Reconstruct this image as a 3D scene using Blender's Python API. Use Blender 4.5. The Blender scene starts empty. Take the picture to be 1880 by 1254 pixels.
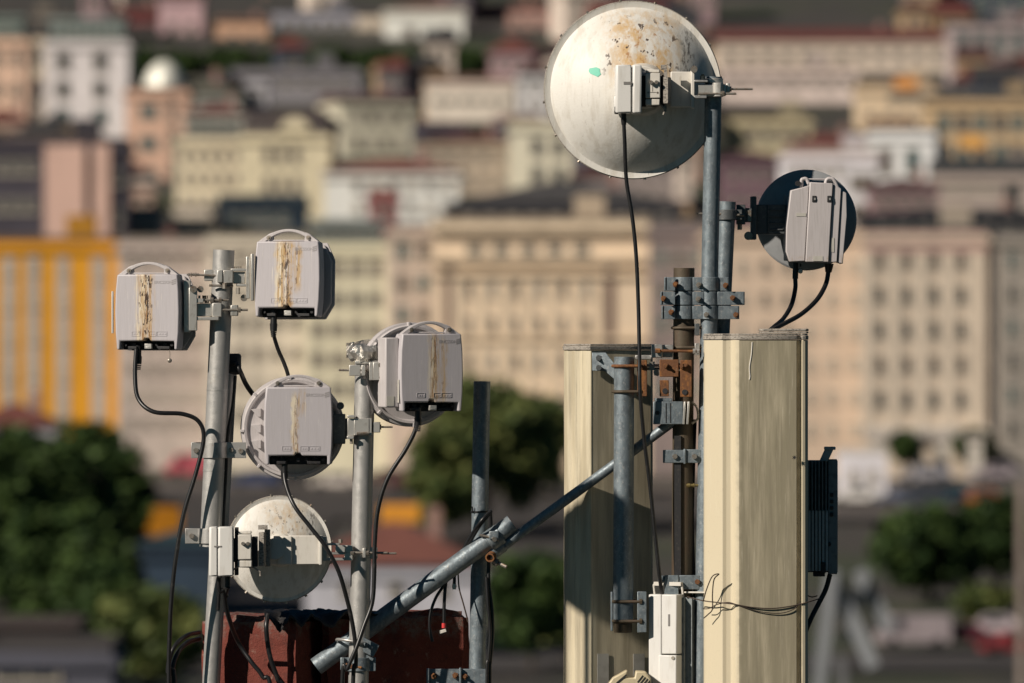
import bpy, bmesh, math, random
from mathutils import Vector, Matrix, Euler, noise as mnoise
R = math.radians
random.seed(7)
scene = bpy.context.scene
COL = scene.collection
S = 0.002            # metres per photograph pixel at the antennas
DIST = 30.0          # camera to antennas
H = 25.0             # height of the lens above the lowest street
FP = 15000.0         # focal length in photograph pixels

# ------------------------------------------------------------------ materials
class NT:
    def __init__(s, name):
        s.m = bpy.data.materials.new(name)
        s.m.use_nodes = True
        s.t = s.m.node_tree
        s.b = s.t.nodes['Principled BSDF']
        tc = s.n('ShaderNodeTexCoord')
        v = s.n('ShaderNodeVectorMath'); v.operation = 'SCALE'
        s.l(tc.outputs['Object'], v.inputs[0])
        v.inputs['Scale'].default_value = 1.0 / S
        s.c = v.outputs[0]
        sep = s.n('ShaderNodeSeparateXYZ'); s.l(s.c, sep.inputs[0])
        s.x, s.y, s.z = sep.outputs
    def n(s, t): return s.t.nodes.new(t)
    def l(s, a, b): s.t.links.new(a, b)
    def put(s, sock, v):
        if isinstance(v, bpy.types.NodeSocket): s.l(v, sock)
        else: sock.default_value = v
    def math(s, op, a, b=0.0, clamp=False):
        m = s.n('ShaderNodeMath'); m.operation = op; m.use_clamp = clamp
        s.put(m.inputs[0], a); s.put(m.inputs[1], b)
        return m.outputs[0]
    def step(s, v, lo, hi, to0=0.0, to1=1.0):
        m = s.n('ShaderNodeMapRange'); m.interpolation_type = 'SMOOTHSTEP'
        s.put(m.inputs['Value'], v)
        m.inputs['From Min'].default_value = lo; m.inputs['From Max'].default_value = hi
        m.inputs['To Min'].default_value = to0; m.inputs['To Max'].default_value = to1
        return m.outputs['Result']
    def noise(s, sc, detail=4.0, rough=0.6, off=0.0):
        if not isinstance(sc, (tuple, list)): sc = (sc, sc, sc)
        mp = s.n('ShaderNodeMapping')
        mp.inputs['Scale'].default_value = sc
        mp.inputs['Location'].default_value = (off, off * 1.7, off * .6)
        s.l(s.c, mp.inputs['Vector'])
        n = s.n('ShaderNodeTexNoise')
        n.inputs['Scale'].default_value = 1.0
        n.inputs['Detail'].default_value = detail
        n.inputs['Roughness'].default_value = rough
        s.l(mp.outputs[0], n.inputs['Vector'])
        return n.outputs['Fac']
    def voro(s, sc, off=0.0):
        if not isinstance(sc, (tuple, list)): sc = (sc, sc, sc)
        mp = s.n('ShaderNodeMapping')
        mp.inputs['Scale'].default_value = sc
        mp.inputs['Location'].default_value = (off, off, off)
        s.l(s.c, mp.inputs['Vector'])
        n = s.n('ShaderNodeTexVoronoi'); n.inputs['Scale'].default_value = 1.0
        s.l(mp.outputs[0], n.inputs['Vector'])
        return n
    def mask(s, specs):
        out = None
        for sp in specs:
            k = sp[0]
            if k == 'n':      # scale, lo, hi, [detail, rough, off]
                m = s.step(s.noise(sp[1], *(sp[4:] if len(sp) > 4 else ())), sp[2], sp[3])
            elif k in 'xyz':  # centre, half width, softness, wobble
                v = {'x': s.x, 'y': s.y, 'z': s.z}[k]
                if len(sp) > 4 and sp[4]:
                    w = s.math('MULTIPLY', s.math('SUBTRACT', s.noise(0.06, 3.0, .6, 3.3), 0.5), sp[4] * 2)
                    v = s.math('ADD', v, w)
                a = s.math('ABSOLUTE', s.math('SUBTRACT', v, sp[1]))
                m = s.step(a, sp[2] - sp[3], sp[2] + sp[3], 1.0, 0.0)
            elif k == 'r':    # cx, cz, radius, softness
                dx = s.math('SUBTRACT', s.x, sp[1]); dz = s.math('SUBTRACT', s.z, sp[2])
                d = s.math('SQRT', s.math('ADD', s.math('MULTIPLY', dx, dx), s.math('MULTIPLY', dz, dz)))
                d = s.math('ADD', d, s.math('MULTIPLY', s.math('SUBTRACT', s.noise(0.05, 4.0, .65, 9.0), 0.5), sp[3]))
                m = s.step(d, sp[3] - sp[4], sp[3] + sp[4], 1.0, 0.0)
            elif k == 'v':    # scale, radius, off
                m = s.step(s.voro(sp[1], sp[3] if len(sp) > 3 else 0.0).outputs['Distance'], sp[2] * .6, sp[2], 1.0, 0.0)
            out = m if out is None else s.math('MULTIPLY', out, m)
        return out

def mat(name, col, rough=0.5, metal=0.0, layers=(), bump=(), spec=None, vary=0.0, rvar=0.0):
    """procedural paint / metal: base colour, then (colour, strength, masks[, roughness]) layers, then bumps (scale, distance px)"""
    t = NT(name)
    b = t.b
    c = None
    if vary:
        n = t.step(t.noise(vary[0], 6.0, .65), .3, .7, 1 - vary[1], 1 + vary[1])
        mx = t.n('ShaderNodeVectorMath'); mx.operation = 'SCALE'
        mx.inputs[0].default_value = col; t.l(n, mx.inputs['Scale'])
        c = mx.outputs[0]
    rsock = None
    for L in layers:
        f = t.math('MULTIPLY', t.mask(L[2]), L[1])
        m = t.n('ShaderNodeMix'); m.data_type = 'RGBA'
        t.l(f, m.inputs[0])
        if c is None: m.inputs[6].default_value = (*col, 1)
        else: t.l(c, m.inputs[6])
        m.inputs[7].default_value = (*L[0], 1)
        c = m.outputs[2]
        if len(L) > 3:
            q = t.n('ShaderNodeMix'); t.l(f, q.inputs[0])
            if rsock is None: q.inputs[2].default_value = rough
            else: t.l(rsock, q.inputs[2])
            q.inputs[3].default_value = L[3]
            rsock = q.outputs[0]
            if metal:
                pass
    if c is None: b.inputs['Base Color'].default_value = (*col, 1)
    else: t.l(c, b.inputs['Base Color'])
    b.inputs['Roughness'].default_value = rough
    if rvar and rsock is None:
        rsock = t.step(t.noise(rvar[0], 5.0), .25, .75, max(.02, rough - rvar[1]), min(1, rough + rvar[1]))
    if rsock is not None: t.l(rsock, b.inputs['Roughness'])
    b.inputs['Metallic'].default_value = metal
    if spec is not None: b.inputs['Specular IOR Level'].default_value = spec
    prev = None
    for sc, dist in bump:
        bp = t.n('ShaderNodeBump')
        bp.inputs['Strength'].default_value = 1.0
        bp.inputs['Distance'].default_value = dist * S
        t.l(t.noise(sc, 5.0, .6), bp.inputs['Height'])
        if prev is not None: t.l(prev, bp.inputs['Normal'])
        prev = bp.outputs[0]
    if prev is not None: t.l(prev, b.inputs['Normal'])
    return t.m

# ------------------------------------------------------------------ geometry
def G(px, py, d=0.0):
    """photograph position at a real depth d (pixel units, away from the lens) -> site coordinates in pixel units"""
    k = (DIST + d * S) / DIST
    return Vector(((px - 940) * k, d, (627 - py) * k))

SPLIT = {'rim_clip', 'bolt', 'clamp_jaw', 'strap', 'label', 'jaw', 'screw', 'side_lug', 'printed_mark', 'vent_slot', 'slot', 'bolt_hole', 'weld_line', 'mounting_bracket', 'arm_flange', 'nut', 'moulded_mark', 'coupling', 'connector'}
XF = {}      # parent -> Matrix (pixel units) of its frame
def vec(p): return p if isinstance(p, Vector) else Vector(p)

class MB:
    def __init__(s, world=False):
        s.v = []; s.f = []; s.world = world; s.pr = []
    def add(s, vs, fs):
        o = len(s.v); s.pr.append((o, len(vs), len(s.f), len(fs))); s.v += [vec(p) for p in vs]; s.f += [tuple(i + o for i in f) for f in fs]
    def box(s, c, sz, rz=0, rx=0, ry=0):
        M = Matrix.Translation(vec(c)) @ Euler((rx, ry, rz)).to_matrix().to_4x4()
        x, y, z = (q / 2 for q in sz)
        vs = [M @ Vector((a * x, b * y, e * z)) for e in (-1, 1) for a, b in ((-1, -1), (1, -1), (1, 1), (-1, 1))]
        s.add(vs, [(3, 2, 1, 0), (4, 5, 6, 7), (0, 1, 5, 4), (1, 2, 6, 5), (2, 3, 7, 6), (3, 0, 4, 7)])
    def wbox(s, x0, x1, y0, y1, d0, d1, **k):
        dm = (d0 + d1) / 2
        a, b = G(x0, y1, dm), G(x1, y0, dm)
        s.box((a + b) / 2, (b.x - a.x, d1 - d0, b.z - a.z), **k)
    def cyl(s, p0, p1, r, r1=None, n=20, cap=True):
        p0, p1 = vec(p0), vec(p1); r1 = r if r1 is None else r1
        ax = (p1 - p0).normalized()
        u = ax.orthogonal().normalized(); w = ax.cross(u)
        vs = []
        for p, q in ((p0, r), (p1, r1)):
            for i in range(n):
                a = 2 * math.pi * i / n
                vs.append(p + (u * math.cos(a) + w * math.sin(a)) * q)
        fs = [(i, (i + 1) % n, n + (i + 1) % n, n + i) for i in range(n)]
        if cap: fs += [tuple(range(n))[::-1], tuple(range(n, 2 * n))]
        s.add(vs, fs)
    def pipe(s, p0, p1, r, ri, n=32, rings=1):
        """hollow pipe with open ends"""
        p0, p1 = vec(p0), vec(p1)
        ax = (p1 - p0).normalized(); u = ax.orthogonal().normalized(); w = ax.cross(u)
        vs = []
        for p, q in ((p0, r), (p1, r), (p1, ri), (p0, ri)):
            for i in range(n):
                a = 2 * math.pi * i / n
                vs.append(p + (u * math.cos(a) + w * math.sin(a)) * q)
        fs = []
        for k in range(4):
            a, b = k * n, ((k + 1) % 4) * n
            fs += [(a + i, a + (i + 1) % n, b + (i + 1) % n, b + i) for i in range(n)]
        s.add(vs, fs)
    def tube(s, pts, r, n=8, sub=6, spline=True):
        pts = [vec(p) for p in pts]
        if spline and len(pts) > 2:
            q = [pts[0] * 2 - pts[1]] + pts + [pts[-1] * 2 - pts[-2]]
            out = []
            for i in range(1, len(q) - 2):
                a, b, c, d = q[i - 1:i + 3]
                for k in range(sub):
                    t = k / sub
                    out.append(.5 * ((2 * b) + (c - a) * t + (2 * a - 5 * b + 4 * c - d) * t * t + (3 * b - a - 3 * c + d) * t ** 3))
            out.append(pts[-1]); pts = out
        vs = []; u = None
        for i, p in enumerate(pts):
            t = (pts[min(i + 1, len(pts) - 1)] - pts[max(i - 1, 0)]).normalized()
            u = (t.orthogonal() if u is None else (u - t * u.dot(t))).normalized()
            w = t.cross(u)
            for k in range(n):
                a = 2 * math.pi * k / n
                vs.append(p + (u * math.cos(a) + w * math.sin(a)) * r)
        m = len(pts)
        fs = [(i * n + k, i * n + (k + 1) % n, (i + 1) * n + (k + 1) % n, (i + 1) * n + k) for i in range(m - 1) for k in range(n)]
        fs += [tuple(range(n))[::-1], tuple(range((m - 1) * n, m * n))]
        s.add(vs, fs)
    def lathe(s, prof, n=64, c=(0, 0, 0), sx=1.0):
        """profile (radius, y) turned round the y axis"""
        c = vec(c); vs = []; fs = []; rings = []
        for r, y in prof:
            if r < 1e-6:
                rings.append([len(vs)]); vs.append(c + Vector((0, y, 0)))
            else:
                rings.append(list(range(len(vs), len(vs) + n)))
                for i in range(n):
                    a = 2 * math.pi * i / n
                    vs.append(c + Vector((r * math.cos(a) * sx, y, r * math.sin(a))))
        for A, B in zip(rings, rings[1:]):
            for i in range(n):
                j = (i + 1) % n
                if len(A) == 1: fs.append((A[0], B[j], B[i]))
                elif len(B) == 1: fs.append((A[i], A[j], B[0]))
                else: fs.append((A[i], A[j], B[j], B[i]))
        s.add(vs, fs)
    def prism(s, out, y0, y1, k1=1.0, c1=(0, 0)):
        """outline in x,z pushed along y; the far end scaled by k1 about c1"""
        n = len(out)
        vs = [Vector((x, y0, z)) for x, z in out] + [Vector((c1[0] + (x - c1[0]) * k1, y1, c1[1] + (z - c1[1]) * k1)) for x, z in out]
        fs = [tuple(range(n)), tuple(range(2 * n - 1, n - 1, -1))] + [(i, n + i, n + (i + 1) % n, (i + 1) % n) for i in range(n)]
        s.add(vs, fs)
    def extz(s, out, z0, z1, c=(0, 0, 0), lean=(0, 0)):
        n = len(out); c = vec(c)
        vs = [c + Vector((x, y, z0)) for x, y in out] + [c + Vector((x + lean[0], y + lean[1], z1)) for x, y in out]
        fs = [tuple(range(n))[::-1], tuple(range(n, 2 * n))] + [(i, (i + 1) % n, n + (i + 1) % n, n + i) for i in range(n)]
        s.add(vs, fs)
    def band(s, p0, p1, r, t, a0=0, a1=360, n=24):
        """part of a ring of thickness t round the axis p0-p1 (height = its length); angle 0 = +x, 270 = towards the lens"""
        p0, p1 = vec(p0), vec(p1)
        full = abs(a1 - a0) >= 360
        m = n if full else n + 1
        vs = []
        for p in (p0, p1):
            for q in (r, r + t):
                for i in range(m):
                    a = R(a0 + (a1 - a0) * i / n)
                    vs.append(p + Vector((math.cos(a), math.sin(a), 0)) * q)
        fs = []
        for i in range(n):
            j = (i + 1) % m
            fs += [(m + i, m + j, 3 * m + j, 3 * m + i), (j, i, 2 * m + i, 2 * m + j), (2 * m + i, 3 * m + i, 3 * m + j, 2 * m + j), (i, j, m + j, m + i)]
        if not full:
            fs += [(0, m, 3 * m, 2 * m), (m - 1, 3 * m - 1, 4 * m - 1, 2 * m - 1)[::-1]]
        s.add(vs, fs)
    def text(s, txt, size, c, h=0.8, width=None):
        """raised lettering facing the lens (-y), left end at c"""
        cu = bpy.data.curves.new('lettering', 'FONT'); cu.body = txt; cu.size = 10; cu.resolution_u = 3
        o = bpy.data.objects.new('lettering', cu); COL.objects.link(o)
        dg = bpy.context.evaluated_depsgraph_get(); dg.update()
        me = bpy.data.meshes.new_from_object(o.evaluated_get(dg))
        vs = [v.co.copy() for v in me.vertices]; fs = [tuple(p.vertices) for p in me.polygons]
        bpy.data.objects.remove(o); bpy.data.curves.remove(cu); bpy.data.meshes.remove(me)
        mxx = max(v.x for v in vs); k = size / 7.0; kx = (width / mxx) if width else k
        n = len(vs); c = vec(c)
        cnt = {}
        for f in fs:
            for a, b in zip(f, f[1:] + f[:1]):
                e = (min(a, b), max(a, b)); cnt.setdefault(e, []).append((a, b))
        vv = [c + Vector((v.x * kx, -h, v.y * k)) for v in vs] + [c + Vector((v.x * kx, 0, v.y * k)) for v in vs]
        ff = list(fs) + [(a, b, b + n, a + n)[::-1] for e, q in cnt.items() if len(q) == 1 for a, b in q]
        s.add(vv, ff)
    def build(s, name, m, parent=None, smooth=40, bevel=0.0, origin=None, seg=2):
        if name in SPLIT and len(s.pr) > 1:
            out = None
            for v0, nv, f0, nf in list(s.pr):
                q = MB(s.world); q.add(s.v[v0:v0 + nv], [tuple(i - v0 for i in f) for f in s.f[f0:f0 + nf]])
                out = q.build(name, m, parent, smooth, bevel, origin, seg)
            return out
        me = bpy.data.meshes.new(name)
        X = XF.get(parent) if parent is not None else None
        vs = s.v
        o0 = Vector((0, 0, 0))
        if s.world:
            if X is not None:
                inv = X.inverted(); vs = [inv @ v for v in vs]
            elif parent is None:
                o0 = vec(origin) if origin is not None else vs[0].copy()
                vs = [v - o0 for v in vs]
        me.from_pydata([v * S for v in vs], [], s.f)
        bm = bmesh.new(); bm.from_mesh(me)
        bmesh.ops.recalc_face_normals(bm, faces=bm.faces)
        bm.to_mesh(me); bm.free()
        if smooth:
            me.polygons.foreach_set('use_smooth', [True] * len(me.polygons))
            me.set_sharp_from_angle(angle=R(smooth))
        for q in (m if isinstance(m, (list, tuple)) else [m]): me.materials.append(q)
        o = bpy.data.objects.new(name, me); COL.objects.link(o)
        if parent is not None: o.parent = parent
        elif s.world: o.location = o0 * S + Vector((0, 0, H))
        if bevel:
            b = o.modifiers.new('edge', 'BEVEL'); b.width = bevel * S; b.segments = seg
            b.limit_method = 'ANGLE'; b.angle_limit = R(45); b.harden_normals = False
        return o

def tag(o, label=None, cat=None, group=None, kind=None):
    if label: o['label'] = label
    if cat: o['category'] = cat
    if group: o['group'] = group
    if kind: o['kind'] = kind
    return o

def thing(name, label, cat, o=(0, 0, 0), rz=0, rx=0, group=None):
    e = bpy.data.objects.new(name, None); COL.objects.link(e)
    e.empty_display_size = .05
    o = vec(o)
    e.location = o * S + Vector((0, 0, H)); e.rotation_euler = (R(rx), 0, R(rz))
    XF[e] = Matrix.Translation(o) @ Euler((R(rx), 0, R(rz))).to_matrix().to_4x4()
    return tag(e, label, cat, group)
def lit(*rgb):
    """picture value of a sunlit surface (0-255) -> base colour"""
    out = []
    g_ = .30 * rgb[0] + .59 * rgb[1] + .11 * rgb[2]
    rgb = tuple((c * .94 + g_ * .06) * .975 for c in rgb)
    for c, k in zip(rgb, LITK):
        c = c / 255
        c = c / 12.92 if c <= .04045 else ((c + .055) / 1.055) ** 2.4
        out.append(max(.01, min(.78, c / k)))
    return tuple(out)
LITK = (0.89, 0.79, 0.63)
# ------------------------------------------------------------------ foreground materials
M = {}
M['zinc'] = mat('galvanised pole', (.42, .412, .395), .46, .45, [
    ((.30, .30, .30), .55, [('n', (.05, .05, .012), .5, .72)]),
    ((.62, .60, .56), .5, [('n', (.35, .35, .35), .55, .75)]),
    ((.40, .33, .24), .45, [('n', (.03, .03, .05), .62, .74, 5.0, .7, 4.0)])], bump=[(.4, .25)], rvar=(.08, .12))
M['zinc_old'] = mat('mottled old galvanising', (.195, .235, .26), .5, .4, [
    ((.13, .155, .175), .7, [('n', (.10, .10, .05), .45, .62)]),
    ((.40, .41, .40), .6, [('n', (.22, .22, .16), .52, .68, 6.0, .7, 2.0)]),
    ((.30, .22, .14), .5, [('n', (.05, .05, .02), .62, .75, 5.0, .7, 7.0)])], bump=[(.3, .35)], rvar=(.1, .14))
M['steel'] = mat('bracket steel', (.47, .46, .44), .42, .6, [
    ((.28, .26, .23), .6, [('n', (.12, .12, .06), .52, .7)]),
    ((.30, .19, .10), .5, [('n', (.08, .08, .08), .62, .76, 5.0, .7, 5.0)])], bump=[(.5, .2)])
M['alu'] = mat('bare aluminium bracket', (.60, .58, .54), .38, .6, [
    ((.36, .33, .28), .6, [('n', (.10, .10, .06), .52, .72)])], bump=[(.5, .15)])
M['dark_steel'] = mat('dark cast bracket', (.10, .11, .115), .5, .3, [
    ((.20, .20, .19), .6, [('n', .15, .5, .7)])], bump=[(.4, .3)])
M['bolt'] = mat('dull zinc bolt', (.34, .31, .27), .45, .7, [((.20, .11, .05), .7, [('n', .2, .5, .68)])])
M['rust'] = mat('rusty steel', (.16, .070, .030), .85, .1, [
    ((.27, .115, .035), .9, [('n', (.10, .10, .06), .48, .62)]),
    ((.40, .30, .18), .6, [('n', (.22, .22, .14), .62, .74, 6.0, .7, 3.0)]),
    ((.05, .028, .018), .8, [('n', (.12, .12, .12), .58, .72, 6.0, .7, 8.0)])], bump=[(.35, .8)])
M['rusty_pole'] = mat('brown stained pole', (.085, .066, .043), .65, .25, [
    ((.09, .06, .04), .8, [('n', (.12, .12, .03), .46, .62)]),
    ((.20, .155, .095), .5, [('n', (.25, .25, .10), .58, .72, 6.0, .7, 3.0)])], bump=[(.3, .5)])
M['black'] = mat('black rubber', (.012, .012, .013), .38, 0, [((.05, .047, .043), .6, [('n', (.08, .08, .08), .55, .72)])])
M['dark'] = mat('dark plastic', (.022, .022, .024), .6, 0, [((.07, .06, .05), .5, [('n', .2, .52, .7)])])
M['wire'] = mat('thin rusty wire', (.07, .05, .04), .6, .4)
M['cap'] = mat('weathered radome cap', (.34, .31, .27), .8, 0, [
    ((.10, .09, .08), .85, [('n', (.22, .22, .5), .48, .62)]),
    ((.55, .50, .42), .6, [('n', .5, .58, .72, 6.0, .7, 3.0)])], bump=[(.5, .6)])
M['cream'] = mat('weathered cream radome', (.61, .54, .39), .5, 0, [
    ((.36, .31, .215), .7, [('n', (.055, .03, .004), .38, .64)]),
    ((.27, .235, .165), .60, [('n', (.14, .05, .006), .52, .72, 6.0, .7, 4.0)]),
    ((.72, .65, .48), .40, [('n', (.45, .1, .012), .60, .74, 4.0, .6, 6.0)]),
    ((.25, .22, .17), .45, [('n', (.9, .9, .22), .62, .74, 3.0, .6, 2.0)])], bump=[((.8, .8, .05), .12)])
M['cream_front'] = mat('grimy cream radome', (.60, .53, .385), .5, 0, [
    ((.27, .24, .165), .86, [('x', 24, 56, 7, 6), ('n', (.05, .02, .004), .16, .58)]),
    ((.20, .175, .13), .34, [('x', 26, 52, 12, 6), ('n', (.13, .05, .006), .44, .66, 6.0, .7, 4.0)]),
    ((.70, .64, .49), .45, [('n', (.35, .1, .012), .60, .74, 4.0, .6, 6.0)]),
    ((.25, .22, .17), .45, [('n', (.9, .9, .22), .62, .74, 3.0, .6, 2.0)])], bump=[((.8, .8, .05), .12)])
M['white'] = mat('weathered white enamel', (.66, .63, .57), .38, 0, [
    ((.42, .38, .31), .5, [('n', (.12, .05, .02), .5, .72)]),
    ((.30, .22, .13), .5, [('n', (.3, .3, .1), .62, .74, 5.0, .7, 4.0)])], bump=[(.4, .15)])
M['white_clean'] = mat('white painted metal cover', (.70, .69, .66), .4, 0, [
    ((.50, .47, .42), .4, [('n', (.1, .05, .02), .5, .75)])], bump=[(.5, .1)])
M['fin'] = mat('grey heatsink paint', (.22, .25, .26), .55, 0, [((.10, .11, .115), .6, [('n', .1, .45, .7)])], bump=[(.5, .2)])
M['fin_pale'] = mat('pale heatsink paint', (.42, .47, .48), .5, 0, [((.25, .28, .29), .5, [('n', .1, .45, .7)])], bump=[(.5, .2)])
M['green_tape'] = mat('mint green tape patch', (.14, .55, .40), .5)
M['red_tag'] = mat('red plastic sleeve', (.62, .05, .05), .4)
M['label'] = mat('faded paper label', (.50, .48, .43), .6, 0, [((.36, .34, .30), .5, [('n', (.05, .05, .05), .45, .65)])])
M['foil'] = mat('crumpled aluminium foil', (.66, .63, .58), .28, .8, bump=[(.22, 1.2), (.6, .5)])
M['plaster'] = mat('rough red plaster', (.155, .034, .023), .9, 0, [
    ((.17, .145, .125), .8, [('z', 552, 26, 16, 22), ('n', (.05, .05, .05), .42, .60, 5.0, .7, 2.0)]),
    ((.20, .060, .040), .6, [('n', .35, .52, .7)]),
    ((.06, .020, .016), .6, [('n', .05, .5, .7, 5.0, .7, 3.0)]),
    ((.34, .25, .20), .6, [('n', (.045, .045, .035), .60, .72, 6.0, .75, 12.0)])], bump=[(.35, 1.6), (.08, 2.0)])
M['tar'] = mat('black bitumen sheet', (.010, .009, .009), .55, 0, [((.04, .04, .04), .4, [('n', .06, .6, .75)])], bump=[(.10, 3.0), (.4, .6)])
M['concrete'] = mat('dark bitumen roof', (.045, .043, .041), .9, 0, [((.03, .028, .027), .6, [('n', .02, .45, .65)])], bump=[(.3, .5)])
M['beige'] = mat('beige plastic', (.58, .50, .33), .5, 0, [((.36, .30, .2), .5, [('n', .1, .5, .7)])])
M['grey_paint'] = mat('grey housing paint', (.50, .47, .47), .5, 0, [((.38, .35, .34), .5, [('n', (.5, .5, .03), .45, .68)])], bump=[((.7, .7, .1), .1)])
M['emboss'] = mat('shade-darkened raised lettering', (.33, .31, .31), .6)  # darker than the housing, to draw the shade of the raised letters
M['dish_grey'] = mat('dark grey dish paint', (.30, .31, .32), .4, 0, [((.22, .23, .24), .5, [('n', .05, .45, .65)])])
M['print'] = mat('grey printed mark', (.20, .19, .18), .6)

def stained(name, x0=0.0, w=14.0, heavy=1.0, dark=1.0, white=1.0, z0=0.0, zh=90.0, off=0.0, wob=5, x2=None, z2=0, zh2=90):
    """grey housing paint with a rust run and droppings down from the handle"""
    run = ('x', x0, w, w * .45, wob)
    zz = ('z', z0, zh, 12, 8)
    fine = ('n', (.16, .2, .010), .34, .56, 5.0, .65, off)
    return mat(name, (.475, .45, .47), .48, 0, [
        ((.39, .365, .365), .32, [('n', (.42, .42, .018), .44, .68, 4.0, .6, off)]),
        ((.62, .59, .57), .35, [('n', (.25, .25, .025), .58, .74, 4.0, .6, off + 2)]),
        ((.47, .31, .135), .9 * heavy, [run, zz, fine]),
        ((.70, .62, .48), .9 * white, [('x', x0 - w * .45, w * .75, w * .3, 5), zz, ('n', (.26, .3, .012), .46, .56, 5.0, .65, off + 5)]),
        ((.28, .13, .04), .85 * heavy, [('x', x0 + w * .1, w * .75, w * .3, 4), zz, ('n', (.30, .3, .03), .52, .62, 5.0, .7, off + 7)]),
        ((.035, .018, .012), .97 * dark, [('x', x0, w * .80, w * .25, 6), zz, ('n', (.20, .3, .085), .565, .605, 3.0, .6, off + 11)], .8),
        ((.035, .018, .012), .97 * dark, [('x', x0 + w * .2, w * .30, w * .15, 7), zz, ('n', (.22, .3, .06), .50, .55, 3.0, .6, off + 18)], .8),
        *([((.47, .31, .135), .8 * heavy, [('x', x2, 6, 4, 7), ('z', z2, zh2, 14, 8), fine]),
           ((.10, .05, .02), .9 * dark, [('x', x2, 4, 2, 6), ('z', z2, zh2, 14, 8), ('n', (.2, .3, .07), .57, .62, 3.0, .6, off + 31)])] if x2 is not None else []),
        ((.70, .65, .57), .85 * white, [('x', x0 + w * .2, w * 3.0, w, 6), zz, ('n', (.45, .5, .018), .64, .69, 3.0, .6, off + 15)])],
        bump=[((.7, .7, .1), .10), ((.12, .12, .012), .1)])

def dish_mat(name, cx, cz, r, k=1.0):
    q = r / 163.0
    s_ = 1.0 / q
    return mat(name, (.72, .70, .65), .52, 0, [
        ((.52, .48, .41), .55, [('n', (.055 * s_, .055 * s_, .010 * s_), .45, .68)]),
        ((.58, .37, .15), .9 * k, [('x', cx + 16 * q, 62 * q, 34 * q, 14 * q), ('z', cz + 75 * q, 66 * q, 28 * q, 10 * q), ('n', (.045 * s_, .04 * s_, .022 * s_), .40, .62, 6.0, .7, 3.0)]),
        ((.38, .18, .06), .9 * k, [('x', cx + 16 * q, 46 * q, 20 * q, 12 * q), ('z', cz + 74 * q, 46 * q, 20 * q, 8 * q), ('n', (.10 * s_, .1 * s_, .05 * s_), .56, .68, 6.0, .7, 6.0)]),
        ((.06, .032, .02), .95 * k, [('x', cx + 12 * q, 70 * q, 20 * q, 14 * q), ('z', cz + 74 * q, 58 * q, 20 * q, 8 * q), ('n', (.085 * s_, .03 * s_, .065 * s_), .615, .645, 2.5, .6, 1.3)], .8),
        ((.10, .085, .07), .85, [('x', cx + 98 * q, 12 * q, 7 * q, 9 * q), ('z', cz + 68 * q, 40 * q, 14 * q, 6 * q), ('n', (.16 * s_, .05 * s_, .05 * s_), .46, .60, 6.0, .7, 5.3)]),
        ((.24, .20, .16), .55, [('n', (.22 * s_, .22 * s_, .03 * s_), .60, .70, 6.0, .75, 9.0)]),
        ((.10, .08, .06), .8, [('n', (.28 * s_, .28 * s_, .16 * s_), .70, .75, 6.0, .7, 12.0)])], bump=[(.25 * s_, .4)])
# ================================================================== foreground
ROOF = 1254 + 430          # photograph row of the flat roof everything stands on
# ---- roof slab under the masts
mb = MB(world=True)
a = G(940, ROOF, 0)
mb.box((a.x, 200, a.z - 100), (3600, 1900, 200))
o = mb.build('rooftop', M['concrete'], None, origin=(a.x, 200, a.z)); tag(o, kind='structure')

def pole(name, label, x0, y0, x1, y1, r, d, m, group=None, top=True, ring=()):
    """upright pipe from its top (x0,y0) to its foot (x1,y1)"""
    base = G(x1, y1, d)
    t = thing(name, label, 'pole', base, group=group)
    mb = MB(world=True); mb.pipe(G(x0, y0, d), base, r, r - 3.2); mb.build('tube', m, t, bevel=0)
    return t

def pline(x0, y0, x1, y1):
    return lambda y: x0 + (x1 - x0) * (y - y0) / (y1 - y0)

# ---- left mast : thick pipe held to a thinner one
xa = pline(411, 460, 386, 1003)
p1 = pole('steel_pole', 'thick grey steel pole carrying the two boxy radios at upper left', 411, 459, xa(1003), 1004, 19.5, 0, M['zinc'], 'upright steel poles')
mb = MB(world=True)
for yy in (716, 864): mb.band(G(xa(yy), yy + 1.2, 0), G(xa(yy), yy - 1.2, 0), 19.2, .9)
mb.build('weld_line', M['steel'], p1)
xb = pline(420, 652, 398, 1060)
p2 = pole('steel_pole', 'thinner dark grey pole standing behind the thick left pole, black hood on its top', 420, 654, xb(ROOF), ROOF, 16.5, 37, M['zinc'], 'upright steel poles')
mb = MB(world=True)
q = G(424, 668, 37)
mb.extz([(-17, -17), (17, -17), (19, 0), (17, 17), (-17, 17)], -20, 19, c=q); mb.build('hood', M['dark'], p2, bevel=5)

def bolt(mb, p, d=(0, -1, 0), r=4.5, h=4, shank=0.0, sr=2.2):
    p, d = vec(p), vec(d).normalized()
    mb.cyl(p, p + d * h, r, n=6)
    if shank: mb.cyl(p, p + d * shank, sr, n=10)

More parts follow.
